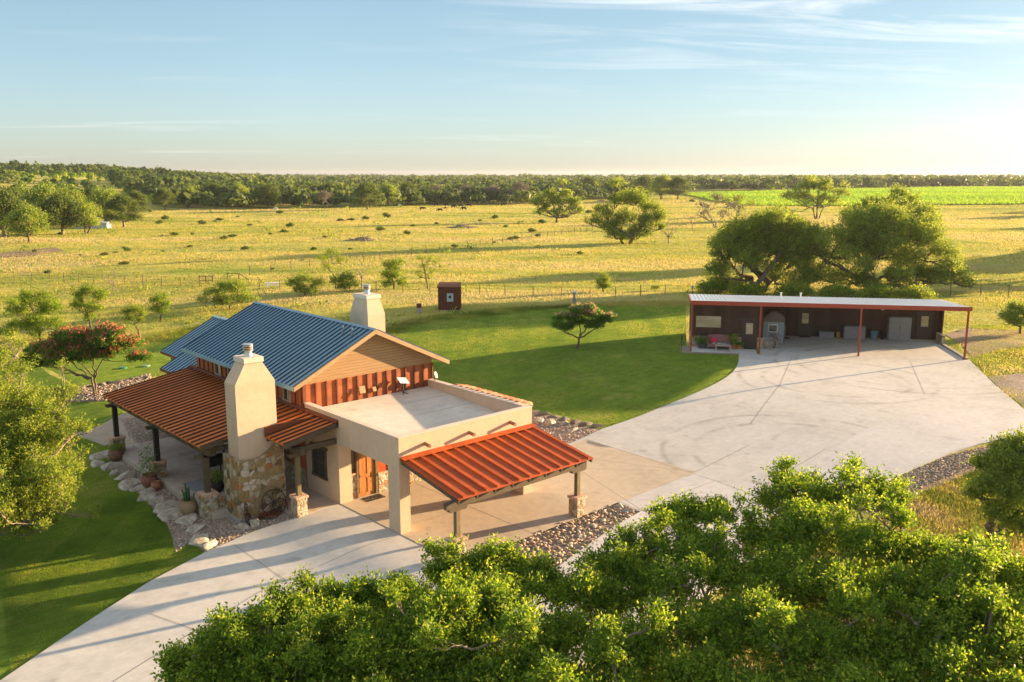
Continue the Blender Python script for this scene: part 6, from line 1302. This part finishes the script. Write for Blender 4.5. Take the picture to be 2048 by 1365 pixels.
for i, (x, y, hp, k, lab) in enumerate(et):
    p = at(x, y, 0.0); s = ((p-CAM)@FWD)/F*hp/8.6
    if k not in protos: protos[k] = proto_tree(k); o = protos[k]
    else: o = copy_tree(protos[k])
    o.location = tuple(p); o.scale = (s, s, s); o.rotation_euler = (0, 0, rnd.uniform(0, 6)); o['label'] = lab; o['group'] = 'trees at the edge of the woods'
# the far woods read as one mass
def crown_tpl(nq, seed, size):
    g = np.random.default_rng(seed); q = unit(g.normal(size=(nq, 3))); q[:, 2] = np.where(q[:, 2] < -.3, -q[:, 2], q[:, 2]); lump = 1+.22*np.sin(q[:, 0]*5+seed)*np.sin(q[:, 1]*5+1.3*seed)+.12*g.normal(size=nq)
    P = q*lump[:, None]*np.array([1, 1, .8]); n = unit(q+.55*g.normal(size=(nq, 3))); u = unit(np.cross(n, g.normal(size=(nq, 3)))); v = np.cross(n, u); s = size*g.uniform(.6, 1.3, nq)[:, None]
    V = np.stack([P-u*s-v*s*.6, P+u*s-v*s*.7, P+u*s*.8+v*s*.7, P-u*s*.9+v*s*.6], 1); return V, g.uniform(-.22, .22, nq)
def in_wood(x, y):
    dx = x-CAM[0]; dy = y-CAM[1]; dep = dx*FH[0]+dy*FH[1]; lat = dx*RT[0]+dy*RT[1]; px = 1024+lat/dep*F*1.018
    lo = np.interp(px, [-300, 60, 250, 300, 480, 560, 700, 850, 1050, 1180, 1290, 1350, 1400, 1700, 2048, 2400], [460, 470, 470, 380, 385, 395, 405, 430, 455, 530, 570, 590, 700, 640, 640, 640])
    return dep > lo
def woods(name, n, d0, d1, hsize, nq, qs, seed, lab, mat):
    g = np.random.default_rng(seed); dep = d0*(d1/d0)**g.uniform(0, 1, n); lat = g.uniform(-.66, .66, n)*dep; x = CAM[0]+FH[0]*dep+RT[0]*lat; y = CAM[1]+FH[1]*dep+RT[1]*lat
    keep = in_wood(x, y) & ~inpoly(np.stack([x, y], 1), crop)
    # grassy clearing on the hill at the left
    r = lat/dep; clr = (r < -.415+.03*np.sin(dep*.02)) & (dep > 380) & (dep < 700) & (g.uniform(0, 1, n) < .96)
    keep &= ~clr; x, y, dep = x[keep], y[keep], dep[keep]; n = len(x)
    tp = [crown_tpl(nq, k, qs) for k in range(6)]; V = []; T = []; z = hgt(x, y); s = hsize*g.uniform(.6, 1.25, n)*(1+dep/4000); hh = s*g.uniform(.75, 1.1, n)
    pick = g.integers(0, 6, n); base = np.clip(g.normal(.42, .2, n), 0, 1)
    for k in range(6):
        i = np.where(pick == k)[0]
        if len(i) == 0: continue
        a = g.uniform(0, 2*PI, len(i)); v, t = tp[k]; v = v[None]*np.stack([s[i], s[i], hh[i]], 1)[:, None, None]
        X = v[..., 0]*np.cos(a)[:, None, None]-v[..., 1]*np.sin(a)[:, None, None]+x[i][:, None, None]; Y = v[..., 0]*np.sin(a)[:, None, None]+v[..., 1]*np.cos(a)[:, None, None]+y[i][:, None, None]; Z = v[..., 2]+(z[i]+hh[i]*.75)[:, None, None]
        V.append(np.stack([X, Y, Z], -1).reshape(-1, 3)); T.append(np.clip(base[i][:, None]+t[None], 0, 1).ravel())
    V = np.vstack(V); T = np.concatenate(T); o = npmesh(name, V, np.arange(len(V)).reshape(-1, 4), mat, None, T); tag(o, lab, 'woods', kind='stuff'); return o
woods('near_woods', 4300, 300, 900, 4.2, 110, .19, 1, 'dense oak woods beyond the pasture and on the left hill', M['lf_wood'])
woods('far_woods', 8500, 800, 3200, 4.0, 44, .30, 2, 'distant wooded ridge along the horizon', M['lf_wood'])
# scrub in the hillside clearing
def scrub():
    g = np.random.default_rng(8); n = 260; dep = g.uniform(420, 760, n); lat = g.uniform(-.62, -.38, n)*dep; x = CAM[0]+FH[0]*dep+RT[0]*lat; y = CAM[1]+FH[1]*dep+RT[1]*lat
    v, t = crown_tpl(50, 3, .3); s = g.uniform(.8, 2.6, n); V = v[None]*s[:, None, None, None]+np.stack([x, y, hgt(x, y)+s*.5], 1)[:, None, None]; o = npmesh('hillside_scrub', V.reshape(-1, 3), np.arange(n*200).reshape(-1, 4), M['lf_oak'], None, np.clip(g.uniform(.2, .9, n)[:, None]+t[None], 0, 1).ravel()); tag(o, 'low green scrub over the grassy hillside', 'scrub', kind='stuff')
scrub()
# a belt of trees out of frame to the right, whose long shadows cross the pasture
def belt():
    g = np.random.default_rng(9); pts = []
    for k in range(90):
        a = [.05, .2, .32, .5, .62, .8, .95][g.integers(7)]+g.normal()*.02; pts.append((130+g.uniform(0, 300), -30+a*210))
    pts = [p for p in pts if ((p[0]-CAM[0])*RT[0]+(p[1]-CAM[1])*RT[1])/((p[0]-CAM[0])*FH[0]+(p[1]-CAM[1])*FH[1]) > .66]
    v, t = crown_tpl(260, 4, .16); pts = np.array(pts); n = len(pts); s = g.uniform(4, 6.5, n); V = v[None]*s[:, None, None, None]+np.stack([pts[:, 0], pts[:, 1], hgt(pts[:, 0], pts[:, 1])+s*.85], 1)[:, None, None]
    o = npmesh('unseen_side_woods', V.reshape(-1, 3), np.arange(n*260*4).reshape(-1, 4), M['lf_wood'], None, np.clip(g.uniform(.2, .7, n)[:, None]+t[None], 0, 1).ravel()); tag(o, 'unseen belt of oaks beyond the right side of the field, there for its shadows', 'woods', kind='stuff')
belt()

# ------------------------------------------------------------------ air
def haze():
    m = MB(); c = CAM+np.append(FH*1500, 0); m.box(CAM[0]-4200, CAM[0]+4200, CAM[1]-4200, CAM[1]+4200, -1.8, 34); mt = bpy.data.materials.new('haze'); mt.use_nodes = True; nt = mt.node_tree; nt.nodes.clear()
    o = nt.nodes.new('ShaderNodeOutputMaterial'); v = nt.nodes.new('ShaderNodeVolumePrincipled'); v.inputs['Density'].default_value = HAZE; v.inputs['Color'].default_value = (.86, .92, 1, 1); v.inputs['Anisotropy'].default_value = .3; nt.links.new(v.outputs[0], o.inputs['Volume'])
    tag(m.build('haze', mt), 'thin pale evening haze over the land', 'haze', kind='stuff')
HAZE = 0.00006
haze()
